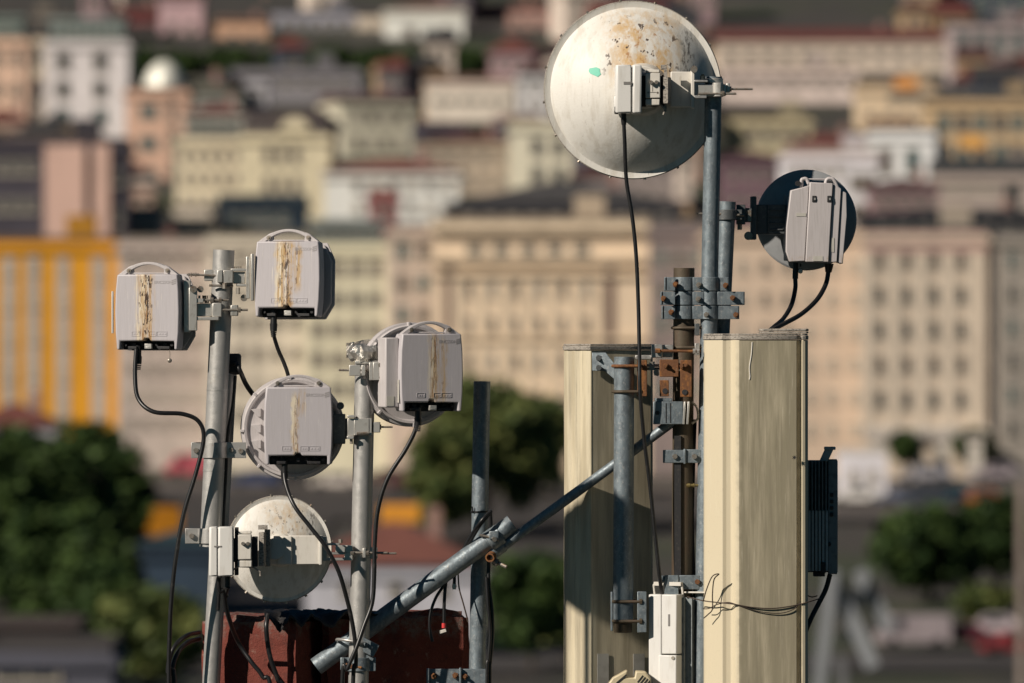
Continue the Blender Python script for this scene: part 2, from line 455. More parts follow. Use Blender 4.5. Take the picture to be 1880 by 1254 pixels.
# strap clamps joining the two left poles
for (yt, yb, x0, x1, lab, bolts) in ((812, 841, 351, 452, 'grey strap clamp with round bolt heads joining the left poles beside the ribbed dish', ((360, 827), (424, 826), (442, 828))),
                                     (970, 998, 340, 418, 'flat strap clamp with one rusty bolt, low on the thick left pole', ((352, 984),))):
    ym = (yt + yb) / 2
    t = thing('pipe_clamp', lab, 'clamp', G(xa(ym), yb, 0), group='strap clamps on the poles')
    mb = MB(world=True)
    mb.wbox(x0, xa(ym) - 17, yt, yb, -3, 1)
    mb.wbox(xa(ym) + 17, x1, yt, yb, -5, -1)
    mb.band(G(xa(ym), yb, 0), G(xa(ym), yt, 0), 20.5, 3, 180, 360)
    mb.wbox(x0, x1, yt, yb, 40 + 16, 40 + 20)
    mb.build('strap', M['steel'], t, bevel=.8)
    for bx, by in bolts:
        mb = MB(world=True); bolt(mb, G(bx, by, -4), r=5, h=5); bolt(mb, G(bx, by, 58), (0, -1, 0), r=2.2, h=60)
        mb.build('bolt', M['bolt'], t)

# ------------------------------------------------------------------ boxy radios with a carrying handle
def arch(w, h0, rise, th, n=18):
    o = []
    for i in range(n + 1):
        a = i / n
        o.append((-w + 2 * w * a, h0 + rise * (1 - (2 * a - 1) ** 2)))
    i_ = [(x * (1 - th / w * 1.6), z - th) for x, z in o]
    return o + i_[::-1]

def radio(label, px, py, d, w, h, yaw, m, group='boxy grey link radios', tilt=0, plate='oct', conn=-.18, latch=True, text=True, prints=True, handle=True):
    """housing with the notch at its foot, handle, raised maker's name, connector bay; faces the lens"""
    t = thing('link_radio', label, 'radio unit', G(px, py, d), rz=yaw, rx=tilt, group=group)
    W, Hh = w / 2, h / 2
    nz = -Hh + h * .115
    out = [(-W + 3.5, -Hh), (-W + 1, -Hh * .55), (-W, 0), (-W + 1, Hh * .55), (-W + 4, Hh), (W - 4, Hh), (W - 1, Hh * .55), (W, 0), (W - 1, -Hh * .55), (W - 3.5, -Hh),
           (W * .84, -Hh), (W * .84, nz), (W * .10, nz), (W * .07, nz + 5), (-W * .07, nz + 5), (-W * .10, nz), (-W * .84, nz), (-W * .84, -Hh)]
    mb = MB(); mb.prism(out, 0, 36); hs = mb.build('housing', m, t, smooth=30, bevel=2.6)
    # rear shell
    full = [p for p in out if not (abs(p[0]) <= W * .85 and p[1] < nz + 6)]
    mb = MB(); mb.prism([(x * .985, z * .985) for x, z in full], 36.4, 62, .90); mb.build('rear_shell', M['grey_paint'], t, smooth=30, bevel=2)
    # connector bay
    mb = MB()
    mb.box((0, 30, nz - h * .05), (w * .83, 10, h * .13))
    for i in range(7):
        x = -W * .72 + i * W * .24
        mb.cyl((x, 26, nz - 6), (x, 10 + (i % 3) * 4, nz - 7), 3.0 + (i % 2) * 1.2, n=10)
    mb.box((-W * .5, 14, -Hh + 4), (16, 12, 5)); mb.box((W * .45, 16, -Hh + 4), (24, 10, 5))
    mb.build('connector_bay', M['dark'], t, bevel=.5)
    if latch:
        mb = MB(); mb.box((2, 3, -Hh + 6.5), (13, 9, 9)); mb.box((2, -1.7, -Hh + 5), (9, 1, 1.2)); mb.build('latch', M['alu'], t, bevel=1)
    if handle:
        hb = thing_child = MB(); hb.prism(arch(W * .96, Hh - 2, 25, 5.0), 8, 22)
        hb.box((0, 15, Hh + 2.2), (w * .62, 9, 2.4))
        hd = hb.build('handle', M['grey_paint'], t, bevel=1.0)
        for sx in (-1, 1):
            mb = MB(); mb.prism([(sx * W * .90, Hh), (sx * W * .62, Hh + 14), (sx * W * .50, Hh + 17), (sx * W * .47, Hh)], 10, 20); mb.build('gusset', M['grey_paint'], hd, bevel=.8)
            mb = MB(); mb.cyl((sx * W * .60, 10, Hh + 7), (sx * W * .60, 6, Hh + 7), 4.2, n=12); mb.cyl((sx * W * .60, 6, Hh + 7), (sx * W * .60, 4.6, Hh + 7), 2.2, n=6); mb.build('screw', M['bolt'], hd)
    if text:
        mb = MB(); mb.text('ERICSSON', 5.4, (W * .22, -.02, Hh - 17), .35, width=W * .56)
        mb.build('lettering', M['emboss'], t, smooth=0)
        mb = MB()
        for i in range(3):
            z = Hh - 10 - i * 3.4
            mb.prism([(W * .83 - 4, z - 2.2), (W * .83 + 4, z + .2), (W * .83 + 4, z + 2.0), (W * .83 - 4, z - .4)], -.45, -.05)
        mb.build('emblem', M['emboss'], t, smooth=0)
    if prints:
        mb = MB()
        for x0, x1 in ((-.48, -.22), (.05, .28), (.30, .62)):
            z0, z1 = nz + 9, nz + 17
            for bx in ((x0 * W, z0, x1 * W, z0 + .8), (x0 * W, z1, x1 * W, z1 + .8), (x0 * W, z0, x0 * W + .8, z1), (x1 * W - .8, z0, x1 * W, z1)):
                mb.box(((bx[0] + bx[2]) / 2, -.35, (bx[1] + bx[3]) / 2), (bx[2] - bx[0], .6, bx[3] - bx[1] if bx[3] - bx[1] > .5 else .8))
            for k in range(3):
                xx = x0 * W + 3 + k * (x1 - x0) * W * .28
                mb.box((xx + 2, -.3, (z0 + z1) / 2), ((x1 - x0) * W * .17, .5, 2.6))
        mb.build('moulded_mark', m, t, smooth=0)
    # cable gland
    mb = MB(); x = conn * W
    mb.cyl((x, 18, -Hh + 8), (x, 18, -Hh - 12), 6.0, n=14); mb.cyl((x, 18, -Hh - 12), (x, 18, -Hh - 24), 7.0, 6.4, n=14)
    for k in range(4): mb.cyl((x, 18, -Hh - 24 - k * 3.4), (x, 18, -Hh - 26.4 - k * 3.4), 6.2 - k * .5, n=14)
    mb.build('cable_gland', M['black'], t)
    if plate == 'oct':       # flat antenna behind the box
        a, b = W + 12, Hh + 2
        o8 = [(-a, -b * .62), (-a, b * .55), (-a * .80, b), (a * .80, b), (a, b * .55), (a, -b * .62), (a * .78, -b), (-a * .78, -b)]
        mb = MB(); mb.prism([(x * .93, z * .93) for x, z in o8], 63, 70); mb.prism(o8, 70.5, 96, .90); mb.build('flat_antenna', M['grey_paint'], t, smooth=30, bevel=2)
    return t

def round_plate(t, cx, cz, r, y, m, ribs=True):
    """round antenna body behind a radio: flat back, raised rim, wedge ribs"""
    mb = MB()
    mb.lathe([(0, y), (r * .86, y), (r * .885, y - 5), (r * .93, y - 6), (r * .95, y - 1), (r * .99, y), (r, y + 4), (r * .99, y + 22), (r * .93, y + 40), (r * .6, y + 52), (0, y + 56)], 72, (cx, 0, cz))
    o = mb.build('round_antenna', m, t, smooth=35)
    mb = MB()
    for i in range(8):
        a = R(i * 45 + 3)
        mb.box((cx + r * .965 * math.cos(a), y - 2, cz + r * .965 * math.sin(a)), (8, 9, 5), ry=-a)
    mb.build('rim_clip', m, o, bevel=.8)
    if ribs:
        for k in range(3):
            mb = MB(); z = cz + 30 - k * 29
            mb.prism([(cx - r * .80, z + 5), (cx - r * .61, z + 7), (cx - r * .61, z - 9), (cx - r * .66, z - 9)], y - 11, y + 2)
            mb.build('rib', m, o, bevel=.6)
    return o

S1 = stained('left radio paint', -3, 15, 1.0, 1.0, 1.0, off=1.0, wob=4)
S2 = stained('upper radio paint', -4, 15, 1.1, .7, 1.2, 6, 62, off=21.0, wob=16, x2=20, z2=22, zh2=40)
S3 = stained('dish radio paint', -6, 6, .8, .5, 1.1, 0, 56, off=43.0, wob=12, x2=6, z2=46, zh2=20)
S4 = stained('right-hand radio paint', 3, 9, .9, .4, .8, 6, 62, off=64.0, wob=8, x2=22, z2=2, zh2=58)

rA = radio('grey radio box streaked dark brown down its middle, farthest left of all', 270, 573, -40, 122, 138, -13, S1, conn=-.36)
mb = MB(world=True)
mb.wbox(205.5, 208, 535, 612, -25.0, 5.0); mb.build('side_fin', M['white_clean'], rA, bevel=.5)
mb = MB(world=True)
mb.tube([G(311, 642, -50.0), G(312, 650, -50.0), G(311.5, 659, -50.0)], .7, 6)
q = G(311.5, 662, -50.0); mb.lathe([(0, -4), (3.6, -2), (4.2, 2), (0, 4)], 10, q); mb.build('hanging_cap', M['bolt'], rA)
# bracket from radio A to the pole
mb = MB(world=True)
mb.wbox(347, 362, 528, 607, -42.0, -24.0); mb.wbox(352, 374, 548, 556, -40.0, -16.0); mb.wbox(352, 402, 582, 588, -40.0, -14.0); mb.wbox(338, 350, 515, 610, -36.0, -6.0)
o = mb.build('mounting_bracket', M['alu'], rA, bevel=1)
mb = MB(world=True)
mb.wbox(362, 392, 557, 581, -30.0, -12.0); mb.wbox(390, 407, 556, 582, -36.0, -25.0); mb.wbox(424, 437, 560, 580, -32.0, 16.0); mb.build('clamp_jaw', M['alu'], rA, bevel=1.4)
mb = MB(world=True)
for y, a, b in ((569, 405, 455), (551, 372, 420)):
    mb.cyl(G(a, y, -32.0), G(b, y, -32.0), 2.2, n=10)
mb.cyl(G(386, 551, -32.0), G(392, 551, -32.0), 5, n=6); mb.cyl(G(402, 551, -32.0), G(407, 551, -32.0), 5, n=6); mb.cyl(G(437, 569, -32.0), G(442, 569, -32.0), 5, n=6)
mb.cyl(G(355, 531, -46.0), G(355, 531, -22.0), 6.5, n=14); mb.cyl(G(368, 531, -36.0), G(368, 531, -12.0), 6, n=12)
for k in range(5): mb.box(G(366 + k * 4.5, 546 + (k % 2) * 7, -30), (4, 8, 7), rz=.3 * k)
mb.build('bolt', M['bolt'], rA)

rB = radio('grey radio box with ochre stains and white drips, highest of the left group', 527, 512, -48, 124, 138, -12, S2, tilt=-3, conn=-.46)
mb = MB(world=True)
mb.wbox(452, 459, 471, 548, -30, -12); mb.wbox(424, 457, 493, 498, -28, -6); mb.wbox(434, 458, 521, 526, -28, -6); mb.wbox(461, 466, 466, 552, -40, 0)
mb.build('mounting_bracket', M['alu'], rB, bevel=1)
mb = MB(world=True)
mb.wbox(428, 450, 499, 521, -22, -4); mb.wbox(399, 409, 496, 519, -36, -18); mb.wbox(410, 428, 496, 520, -34, -18); mb.wbox(375, 392, 495, 516, -10, 10)
mb.build('clamp_jaw', M['alu'], rB, bevel=1.4)
mb = MB(world=True)
mb.cyl(G(343, 504, -14), G(400, 506, -14), 1.8, n=8); mb.cyl(G(384, 524, -26), G(428, 525, -26), 2.2, n=10)
for k in range(5): mb.cyl(G(346 + k * 4.2, 504.3, -14), G(348 + k * 4.2, 504.3, -14), 3.0 + (k % 2), n=7)
mb.cyl(G(448, 547, -26), G(448, 547, -8), 6.4, n=14); mb.cyl(G(437, 528, -30), G(437, 540, -30), 4, n=6); mb.cyl(G(412, 520, -34), G(412, 530, -34), 4, n=6)
for k in range(4): mb.box(G(430 + k * 4, 491, -20), (2.6, 6, 4))
mb.build('bolt', M['bolt'], rB)

rC = radio('grey radio box on a round dish with three wedge ribs at its left', 548, 782, -48, 126, 142, 3, S3, conn=-.40, plate=None, latch=False)
oc = round_plate(rC, -9, -5, 96, 64, M['grey_paint'])
mb = MB(world=True)
mb.wbox(612, 634, 760, 815, -16.0, 6.0); mb.wbox(624, 646, 770, 806, -10.0, 12.0); mb.wbox(634, 648, 768, 803, 6.0, 32.0)
mb.cyl(G(625, 745, -18.0), G(625, 745, 2.0), 7, n=12)
mb.build('mounting_bracket', M['dark_steel'], rC, bevel=1.2)
mb = MB(world=True)
mb.wbox(638, 653, 768, 800, -32.0, -22.0); mb.wbox(650, 680, 768, 799, -33.0, -27.0); mb.wbox(676, 683, 768, 800, -33.0, -8.0); mb.wbox(685, 698, 775, 794, -30.0, 12.0); mb.wbox(637, 650, 800, 806, -38.0, -20.0); mb.wbox(638, 652, 762, 767, -38.0, -20.0)
mb.build('clamp_jaw', M['alu'], rC, bevel=1)
mb = MB(world=True)
mb.cyl(G(655, 796, -38.0), G(678, 795, -36.0), 2.6, n=8); mb.cyl(G(672, 784, -24.0), G(721, 784, -22.0), 1.8, n=8); mb.cyl(G(696, 784, -22.0), G(700, 784, -22.0), 5, n=6); mb.cyl(G(645, 806, -30.0), G(645, 815, -30.0), 3, n=6)
mb.build('bolt', M['bolt'], rC)

rD = radio('grey radio box turned right on a dish beside the foil capped pole top', 793, 684, -70, 122, 142, 20, S4, conn=-.34, plate=None)
mb = MB(); mb.box((-61.8, 9, -34), (.8, 7, 42)); mb.box((-76, 13.4, -52), (14, .8, 18)); mb.build('label', M['label'], rD)
mb = MB(); mb.box((-72, 36, 0), (26, 44, 128)); mb.build('side_cover', M['grey_paint'], rD, bevel=2.5)
od = round_plate(rD, -10, -4, 96, 88, M['grey_paint'], ribs=False)
mb = MB(world=True)
mb.wbox(712, 724, 650, 735, -20, 0); mb.wbox(700, 714, 663, 712, -18, 6); mb.wbox(694, 716, 706, 730, -12, 12); mb.wbox(722, 730, 648, 660, -20, 0); mb.wbox(722, 729, 708, 720, -20, 0)
mb.cyl(G(717, 723, -26), G(717, 723, -6), 6, n=12)
mb.build('mounting_bracket', M['steel'], rD, bevel=1)
mb = MB(world=True)
mb.wbox(641, 662, 670, 690, -44, -38); mb.wbox(664, 671, 670, 690, -46, -18); mb.wbox(678, 685, 665, 698, -54, -24); mb.wbox(685, 706, 665, 698, -54, -48); mb.wbox(652, 700, 662, 668, -30, 10)
mb.build('clamp_jaw', M['alu'], rD, bevel=1)
mb = MB(world=True)
mb.cyl(G(622, 679.5, -36), G(680, 680, -36), 2, n=8); mb.cyl(G(698, 670, -58), G(698, 670, -48), 4, n=6); mb.cyl(G(698, 693, -55), G(698, 693, -48), 2.6, n=8)
mb.build('bolt', M['bolt'], rD)

# ---- second mast
x2 = pline(671, 640, 658, 1254)
p3 = pole('steel_pole', 'middle grey steel pole capped with crumpled foil, cables crossing its foot', 671, 640, x2(ROOF), ROOF, 18.6, -6, M['zinc'], 'upright steel poles')
t = thing('foil_wrap', 'crumpled silver foil sheet folded over the top of the middle pole', 'foil', G(672, 655, -6))
mb = MB()
rr = random.Random(5)
rows = []
prof = [(24, 21), (38, 22), (34, 10), (25, -2), (24, -10)]
N = 26
vs = []
vs.append((0, 0, 20))
for j, (rad, z) in enumerate([(15, 22), (28, 19), (33, 8), (29, -3), (24, -8)]):
    for i in range(N):
        a = 2 * math.pi * i / N
        fr = 1.0 + .10 * math.sin(a * 5 + j) + rr.uniform(-.07, .07)
        vs.append((rad * fr * math.cos(a) * 1.06, rad * fr * math.sin(a), z + rr.uniform(-3, 3)))
fs = [(0, 1 + i, 1 + (i + 1) % N) for i in range(N)]
for j in range(4):
    for i in range(N):
        fs.append((1 + j * N + i, 1 + j * N + (i + 1) % N, 1 + (j + 1) * N + (i + 1) % N, 1 + (j + 1) * N + i))
mb.add(vs, fs); mb.build('crown', M['foil'], t, smooth=0)
# standing flap behind the crown
mb = MB()
fl = []
nx, nzz = 14, 5
for k in range(2):
    for i in range(nx + 1):
        for j in range(nzz + 1):
            x = -36 + 68 * i / nx
            top = 25 + 13 * i / nx; bot = -2 + 4 * i / nx
            z = bot + (top - bot) * j / nzz + rr.uniform(-1, 1) * (1 if j == nzz else .4)
            fl.append((x + rr.uniform(-.6, .6), 16 - 7 * abs(x) / 36 + rr.uniform(-3.2, 3.2) - j * .8, z))
n1 = (nx + 1) * (nzz + 1)
for i in range(n1): fl[n1 + i] = (fl[i][0], fl[i][1] + 1.0, fl[i][2])
ff = []
for i in range(nx):
    for j in range(nzz):
        q = [i * (nzz + 1) + j, (i + 1) * (nzz + 1) + j, (i + 1) * (nzz + 1) + j + 1, i * (nzz + 1) + j + 1]
        ff.append(tuple(q)); ff.append(tuple(n1 + e for e in q[::-1]))
mb.add(fl, ff); mb.build('flap', M['foil'], t, smooth=0)

# strap clamp and U-bolt at the foot of the middle pole
t = thing('pipe_clamp', 'wide steel band clamp low on the middle pole just under the sloping pipe', 'clamp', G(x2(1210), 1230, -6), group='strap clamps on the poles')
mb = MB(world=True)
mb.band(G(x2(1232), 1232, -6), G(x2(1207), 1207, -6), 19.4, 3.5); mb.wbox(625, 645, 1207, 1230, -14, -8); mb.wbox(626, 632, 1207, 1230, -22, -8); mb.wbox(676, 690, 1207, 1232, -14, -2)
mb.build('strap', M['zinc_old'], t, bevel=.8)
mb = MB(world=True); mb.cyl(G(635, 1222, -20), G(650, 1224, -24), 5, n=6); mb.cyl(G(640, 1222, -20), G(664, 1226, -30), 2.4, n=8); mb.build('bolt', M['rust'], t)
t = thing('swivel_coupler', 'steel U-bolt coupler holding the sloping pipe against the middle pole', 'coupler', G(668, 1195, 0), group='pipe couplers')
mb = MB(world=True)
mb.tube([G(690, 1189, 14), G(668, 1181, -26), G(640, 1176, -28), G(622, 1174, -10), G(619, 1176, 18), G(628, 1185, 36)], 3, 10)
mb.build('u_bolt', M['steel'], t)
mb = MB(world=True)
mb.box(G(676, 1188, -16), (34, 14, 24), ry=R(28)); mb.box(G(668, 1202, -8), (40, 22, 6), ry=R(28))
for bx, by in ((672, 1183), (681, 1189)): bolt(mb, G(bx, by, -24), r=4, h=7)
mb.build('saddle', M['zinc_old'], t, bevel=1.2)

# ---- third pole and the sloping pipes
x3 = pline(885, 700, 876, 1254)
p4 = pole('steel_pole', 'narrow blue-grey pole without any radio, standing between the radios and the cream panels', 885, 700, x3(ROOF), ROOF, 15.4, 78, M['zinc_old'], 'upright steel poles')
t = thing('sloping_pipe', 'thick grey pipe sloping from middle pole to bare pole, open at its foot', 'pipe', G(581, 1223, 30), group='sloping brace pipes')
mb = MB(world=True); mb.pipe(G(580, 1224, 30), G(941, 961, 40), 17, 14); mb.build('tube', M['zinc_old'], t)
t = thing('sloping_pipe', 'thin grey pipe sloping up behind the short pole to the rusty pole', 'pipe', G(905, 1016, 34), group='sloping brace pipes')
mb = MB(world=True); mb.pipe(G(900, 1020, 46), G(1252, 762, 8), 9.2, 7); mb.build('tube', M['zinc_old'], t)
t = thing('swivel_coupler', 'grey swivel coupler with a protruding rusty bolt where the two sloping pipes meet', 'coupler', G(912, 1000, 20), group='pipe couplers')
mb = MB(world=True)
u = (G(941, 961, 40) - G(580, 1224, 30)).normalized()
c = G(908, 988, 40)
mb.cyl(c - u * 14, c + u * 14, 20.5, n=24)
mb.cyl(G(912, 1006, 45) - u * 14, G(912, 1006, 45) + u * 14, 15, n=20)
mb.wbox(898, 916, 975, 990, 12, 24)
mb.build('saddle', M['zinc_old'], t, bevel=1.5)
mb = MB(world=True)
mb.cyl(G(908, 990, 14), G(908, 990, 6), 5, n=6); mb.cyl(G(896, 985, 16), G(916, 992, 11), 2.4, n=8); mb.cyl(G(880, 982, 20), G(898, 986, 20), 2.4, n=8)
mb.cyl(G(912, 1032, 30), G(930, 1041, 22), 3.4, n=8); mb.cyl(G(906, 1030, 30), G(914, 1034, 27), 7, n=8)
mb.build('bolt', M['bolt'], t)
mb = MB(world=True); mb.pipe(G(899, 1024, 16), G(903, 1020, 30), 8.5, 6); mb.build('rusty_sleeve', M['rust'], t)
# bracket at the foot of the bare pole
t = thing('pipe_clamp', 'galvanised steel clamp plates with rusty bolts at the foot of the bare pole', 'clamp', G(850, 1254, 46), group='strap clamps on the poles')
mb = MB(world=True)
mb.wbox(783, 843, 1228, 1262, 56, 62); mb.wbox(783, 788, 1227, 1262, 46, 56); mb.wbox(846, 894, 1228, 1262, 53, 59); mb.wbox(843, 847, 1226, 1262, 44, 62)
mb.band(G(876, 1262, 78), G(876, 1228, 78), 16, 3.4)
mb.build('strap', M['zinc_old'], t, bevel=.8)
for bx, by in ((797, 1241), (836, 1240), (853, 1242)):
    mb = MB(world=True); bolt(mb, G(bx, by, 56), r=6, h=7, shank=15, sr=3); mb.build('bolt', M['rust'], t)

# ------------------------------------------------------------------ white dish radios
def big_dish(name, label, px, py, d, r, yaw, hub, depth, mk, group='white dish antennas'):
    q = r / 163.0
    t = thing(name, label, 'dish antenna', G(px, py, d), rz=yaw, group=group)
    mb = MB()
    rs = r * .915
    prof = [(0, -depth)] + [(rs * i / 14, -depth * (1 - (i / 14) ** 2.5)) for i in range(1, 15)]
    prof += [(r * .935, 3 * q), (r * .985, 2 * q), (r, 1 * q), (r, 14 * q), (r * .97, 15 * q), (r * .90, 22 * q), (r * .5, 34 * q), (0, 38 * q)]
    mb.lathe(prof, 128); o = mb.build('reflector', mk, t, smooth=28)
    mb = MB()
    n = 16
    for i in range(n):
        a = 2 * math.pi * (i + .35) / n
        p = Vector((r * math.cos(a), 6 * q, r * math.sin(a)))
        mb.cyl(p * .992, p + Vector((math.cos(a), 0, math.sin(a))) * 4.5, 2.6, n=7)
    mb.build('rim_clip', M['bolt'], o)
    mb = MB(); mb.band((0, 0, 0), (0, 0, 1), 1, 1) if False else None
    pts = [Vector((r * 1.004 * math.cos(2 * math.pi * i / 96), 5 * q, r * 1.004 * math.sin(2 * math.pi * i / 96))) for i in range(97)]
    mb.tube(pts, 1.3, 6, spline=False); mb.build('rim_wire', M['cap'], o)
    return t

mk = dish_mat('large dish paint', 0, 0, 163)
tE = big_dish('dish_antenna', 'big white dish with rust spots and a green tape patch, top centre', 1162, 165, 72, 163, 4, None, 68, mk)
# hub ring, radio, coupler, arm: drawn in site coordinates
def disc_y(mb, x, y, d0, d1, r, n=40, r1=None):
    mb.cyl(G(x, y, d0), G(x, y, d1), r, r1, n=n)
mb = MB(world=True); disc_y(mb, 1178, 165, -6, 20, 44, r1=52); disc_y(mb, 1184, 165, -20, -4, 32, r1=36); mb.build('hub', M['white'], tE, bevel=2)
mb = MB(world=True)
a = G(1153, 165, -30)
for (x0, x1, dd0, dd1) in ((-24, 5.5, -62, 34), (6.6, 24, -62, 34)):
    o8 = [(x0, dd0 + 4), (x0 + 3, dd0), (x1 - 2, dd0), (x1, dd0 + 2), (x1, dd1), (x0, dd1)]
    mb.extz(o8, -44, 44, c=a)
mb.build('radio_case', M['white_clean'], tE, bevel=2.5)
mb = MB(world=True)
mb.wbox(1127, 1138, 177, 206, -84, -20); mb.build('side_lug', M['white_clean'], tE, bevel=2)
mb = MB(world=True); mb.wbox(1128, 1135, 196, 209, -88, -60); mb.wbox(1177, 1186, 140, 196, -58, 0); mb.wbox(1215, 1222, 138, 196, -50, 0); disc_y(mb, 1200, 166, -50, 0, 30); mb.build('coupling', M['dark'], tE, bevel=1)
mb = MB(world=True); mb.wbox(1145, 1160, 150, 155, -92.8, -92.1); mb.wbox(1157, 1160, 153, 156, -92.8, -92.1); mb.build('printed_mark', M['print'], tE, smooth=0)
mb = MB(world=True)
mb.wbox(1185, 1212, 135, 181, -78, -30); mb.wbox(1185, 1211, 182.4, 194, -76, -30); mb.wbox(1186, 1211, 128, 134, -60, -30)
mb.build('coupler', M['white'], tE, bevel=1.6)
mb = MB(world=True)
for bx in (1195, 1205): mb.cyl(G(bx, 151, -78), G(bx, 151, -86), 3.6, n=10)
mb.wbox(1197.6, 1198.2, 158, 168, -78.6, -78); mb.wbox(1192, 1204, 169, 169.8, -78.6, -78); disc_y(mb, 1190, 170, -78.6, -78, 1.8); disc_y(mb, 1207, 170, -78.6, -78, 1.8)
mb.build('bolt', M['bolt'], tE)
mb = MB(world=True)
mb.box(G(1225, 166, -64), (9, 26, 48), rz=R(-14)); mb.wbox(1213, 1224, 119, 128, -60, -46); mb.wbox(1219, 1225, 126, 146, -60, -52); mb.wbox(1220, 1224, 190, 205, -62, -54)
mb.tube([G(1212, 192, -62), G(1218, 198, -62), G(1221, 200, -62), G(1218, 211, -62)], 2, 6, spline=False)
mb.build('latch_plate', M['cap'], tE, bevel=1)
mb = MB(world=True)
mb.wbox(1231, 1269, 132, 197, -18, 14); mb.wbox(1268, 1275, 128, 199, -36, 14)
mb.build('arm_box', M['white'], tE, bevel=1.5)
mb = MB(world=True)
mb.wbox(1274, 1299, 147.5, 151.5, -36, 6); mb.wbox(1274, 1297, 176, 181, -36, 6); mb.build('arm_flange', M['steel'], tE, bevel=.8)
mb = MB(world=True)
mb.wbox(1281, 1318, 155, 177, -30, -18); mb.extz([(-11, 4), (-11, -12), (-6, -16), (4, -16), (9, -10), (9, 6)], -13, 13, c=G(1319, 165, -18)); mb.wbox(1327, 1333, 155, 176, -26, 10); mb.wbox(1333, 1340, 153, 170, -20, 12)
mb.band(G(1310, 153, 0), G(1310, 144, 0), 15, 2.5)
mb.build('clamp_jaw', M['alu'], tE, bevel=1.4)
mb = MB(world=True)
mb.cyl(G(1332, 163.5, -14), G(1382, 163.5, -14), 2.1, n=8); mb.cyl(G(1282, 172, -33), G(1352, 172, -33), 2.1, n=8); mb.cyl(G(1325, 172, -33), G(1330, 172, -33), 5, n=6); mb.cyl(G(1338, 163.5, -14), G(1343, 163.5, -14), 5, n=6)
mb.cyl(G(1274, 127, -44), G(1274, 127, -28), 6.5, n=14); mb.cyl(G(1290, 146, -20), G(1290, 139, -20), 5, n=6); mb.cyl(G(1290, 139, -20), G(1290, 136, -20), 3, n=8)
mb.build('bolt', M['bolt'], tE)
mb = MB(world=True); mb.cyl(G(1145, 208, -50), G(1145, 220, -50), 5, n=12); mb.cyl(G(1145, 218, -50), G(1145.4, 229, -50), 5.6, 4.6, n=12); mb.build('cable_gland', M['black'], tE)
# tape patch, curved to the shell
mb = MB(); vs = []; nn = 6
outl = [(-84, 38), (-72, 40), (-66, 37), (-66, 31), (-64, 27), (-70, 22), (-76, 25), (-83, 28), (-86, 33)]
cx, cz = -75, 32
def shell(x, z, off): return Vector((x, -68 * (1 - ((x * x + z * z) ** .5 / (163 * .915)) ** 2.5) - off, z))
vs = [shell(cx, cz, 1.0)] + [shell(x, z, 1.0) for x, z in outl] + [shell(x, z, .1) for x, z in outl]
n = len(outl)
mb.add(vs, [(0, 1 + i, 1 + (i + 1) % n) for i in range(n)] + [(1 + i, 1 + n + i, 1 + n + (i + 1) % n, 1 + (i + 1) % n) for i in range(n)])
mb.build('tape_patch', M['green_tape'], tE, smooth=20)

mk2 = dish_mat('small dish paint', 0, 0, 98, .55)
tF = big_dish('dish_antenna', 'small white dish with a square white radio, hanging just above the red masonry block', 512, 1008, 2, 97, 8, None, 25, mk2)
mb = MB(world=True); disc_y(mb, 514, 1010, -30, -6, 29, r1=34); disc_y(mb, 504, 1008, -58, -28, 20); mb.build('hub', M['white'], tF, bevel=1.5)
mb = MB(world=True)
a = G(408, 1012, -92)
for x0, x1 in ((-23, -7.6), (-7, 21)):
    mb.extz([(x0, -27), (x0 + 2, -30), (x1 - 2, -30), (x1, -28), (x1, 22), (x0, 22)], -45, 45, c=a)
mb.build('radio_case', M['white_clean'], tF, bevel=2.5)
mb = MB(world=True); disc_y(mb, 440, 1010, -104, -72, 24); mb.wbox(431, 438, 968, 1056, -96, -76); mb.wbox(463, 473, 985, 1040, -98, -66); mb.build('coupling', M['dark'], tF, bevel=1)
mb = MB(world=True); mb.wbox(393, 407, 1002, 1004.5, -122.8, -122.0); mb.build('printed_mark', M['print'], tF, smooth=0)
mb = MB(world=True)
mb.wbox(437, 462, 981, 1027, -114, -78); mb.wbox(437, 463, 1028.5, 1041, -112, -78); mb.wbox(438, 462, 975, 980, -104, -78); mb.build('coupler', M['white'], tF, bevel=1.6)
mb = MB(world=True)
for bx in (446, 455): mb.cyl(G(bx, 998, -114), G(bx, 998, -121), 3.4, n=10)
mb.build('bolt', M['bolt'], tF)
mb = MB(world=True)
mb.box(G(482, 1008, -86), (10, 20, 62), rz=R(-12)); mb.wbox(474, 491, 964, 972, -92, -80); mb.wbox(486, 496, 972, 1040, -78, -56)
mb.tube([G(428, 1046, -100), G(438, 1040, -102), G(465, 1041, -102), G(478, 1050, -100), G(478, 1058, -100)], 2, 6, spline=False)
mb.build('latch_plate', M['cap'], tF, bevel=1)
mb = MB(world=True)
mb.wbox(530, 587, 983, 1036, -52, -26); mb.extz([(-18, 20), (-18, 0), (18, -22), (30, -22), (30, 20)], -26, 26, c=G(506, 1010, -36)); mb.wbox(586, 592, 983, 1037, -56, -16); mb.build('arm_box', M['white'], tF, bevel=1.5)
mb = MB(world=True)
mb.wbox(590, 600, 985, 1030, -46, -20); mb.wbox(600, 624, 997, 1001, -44, -20); mb.wbox(590, 632, 1014, 1018, -44, -20); mb.wbox(600, 634, 1024, 1029, -44, -20); mb.build('arm_flange', M['steel'], tF, bevel=.8)
mb = MB(world=True)
mb.wbox(616, 634, 1001, 1014, -44.0, -24.0); mb.wbox(632, 648, 1001, 1029, -36.0, -20.0); mb.wbox(666, 672, 1006, 1024, -38.0, -14.0); mb.wbox(672, 693, 1005, 1026, -14.0, 8.0); mb.build('clamp_jaw', M['alu'], tF, bevel=1.2)
mb = MB(world=True)
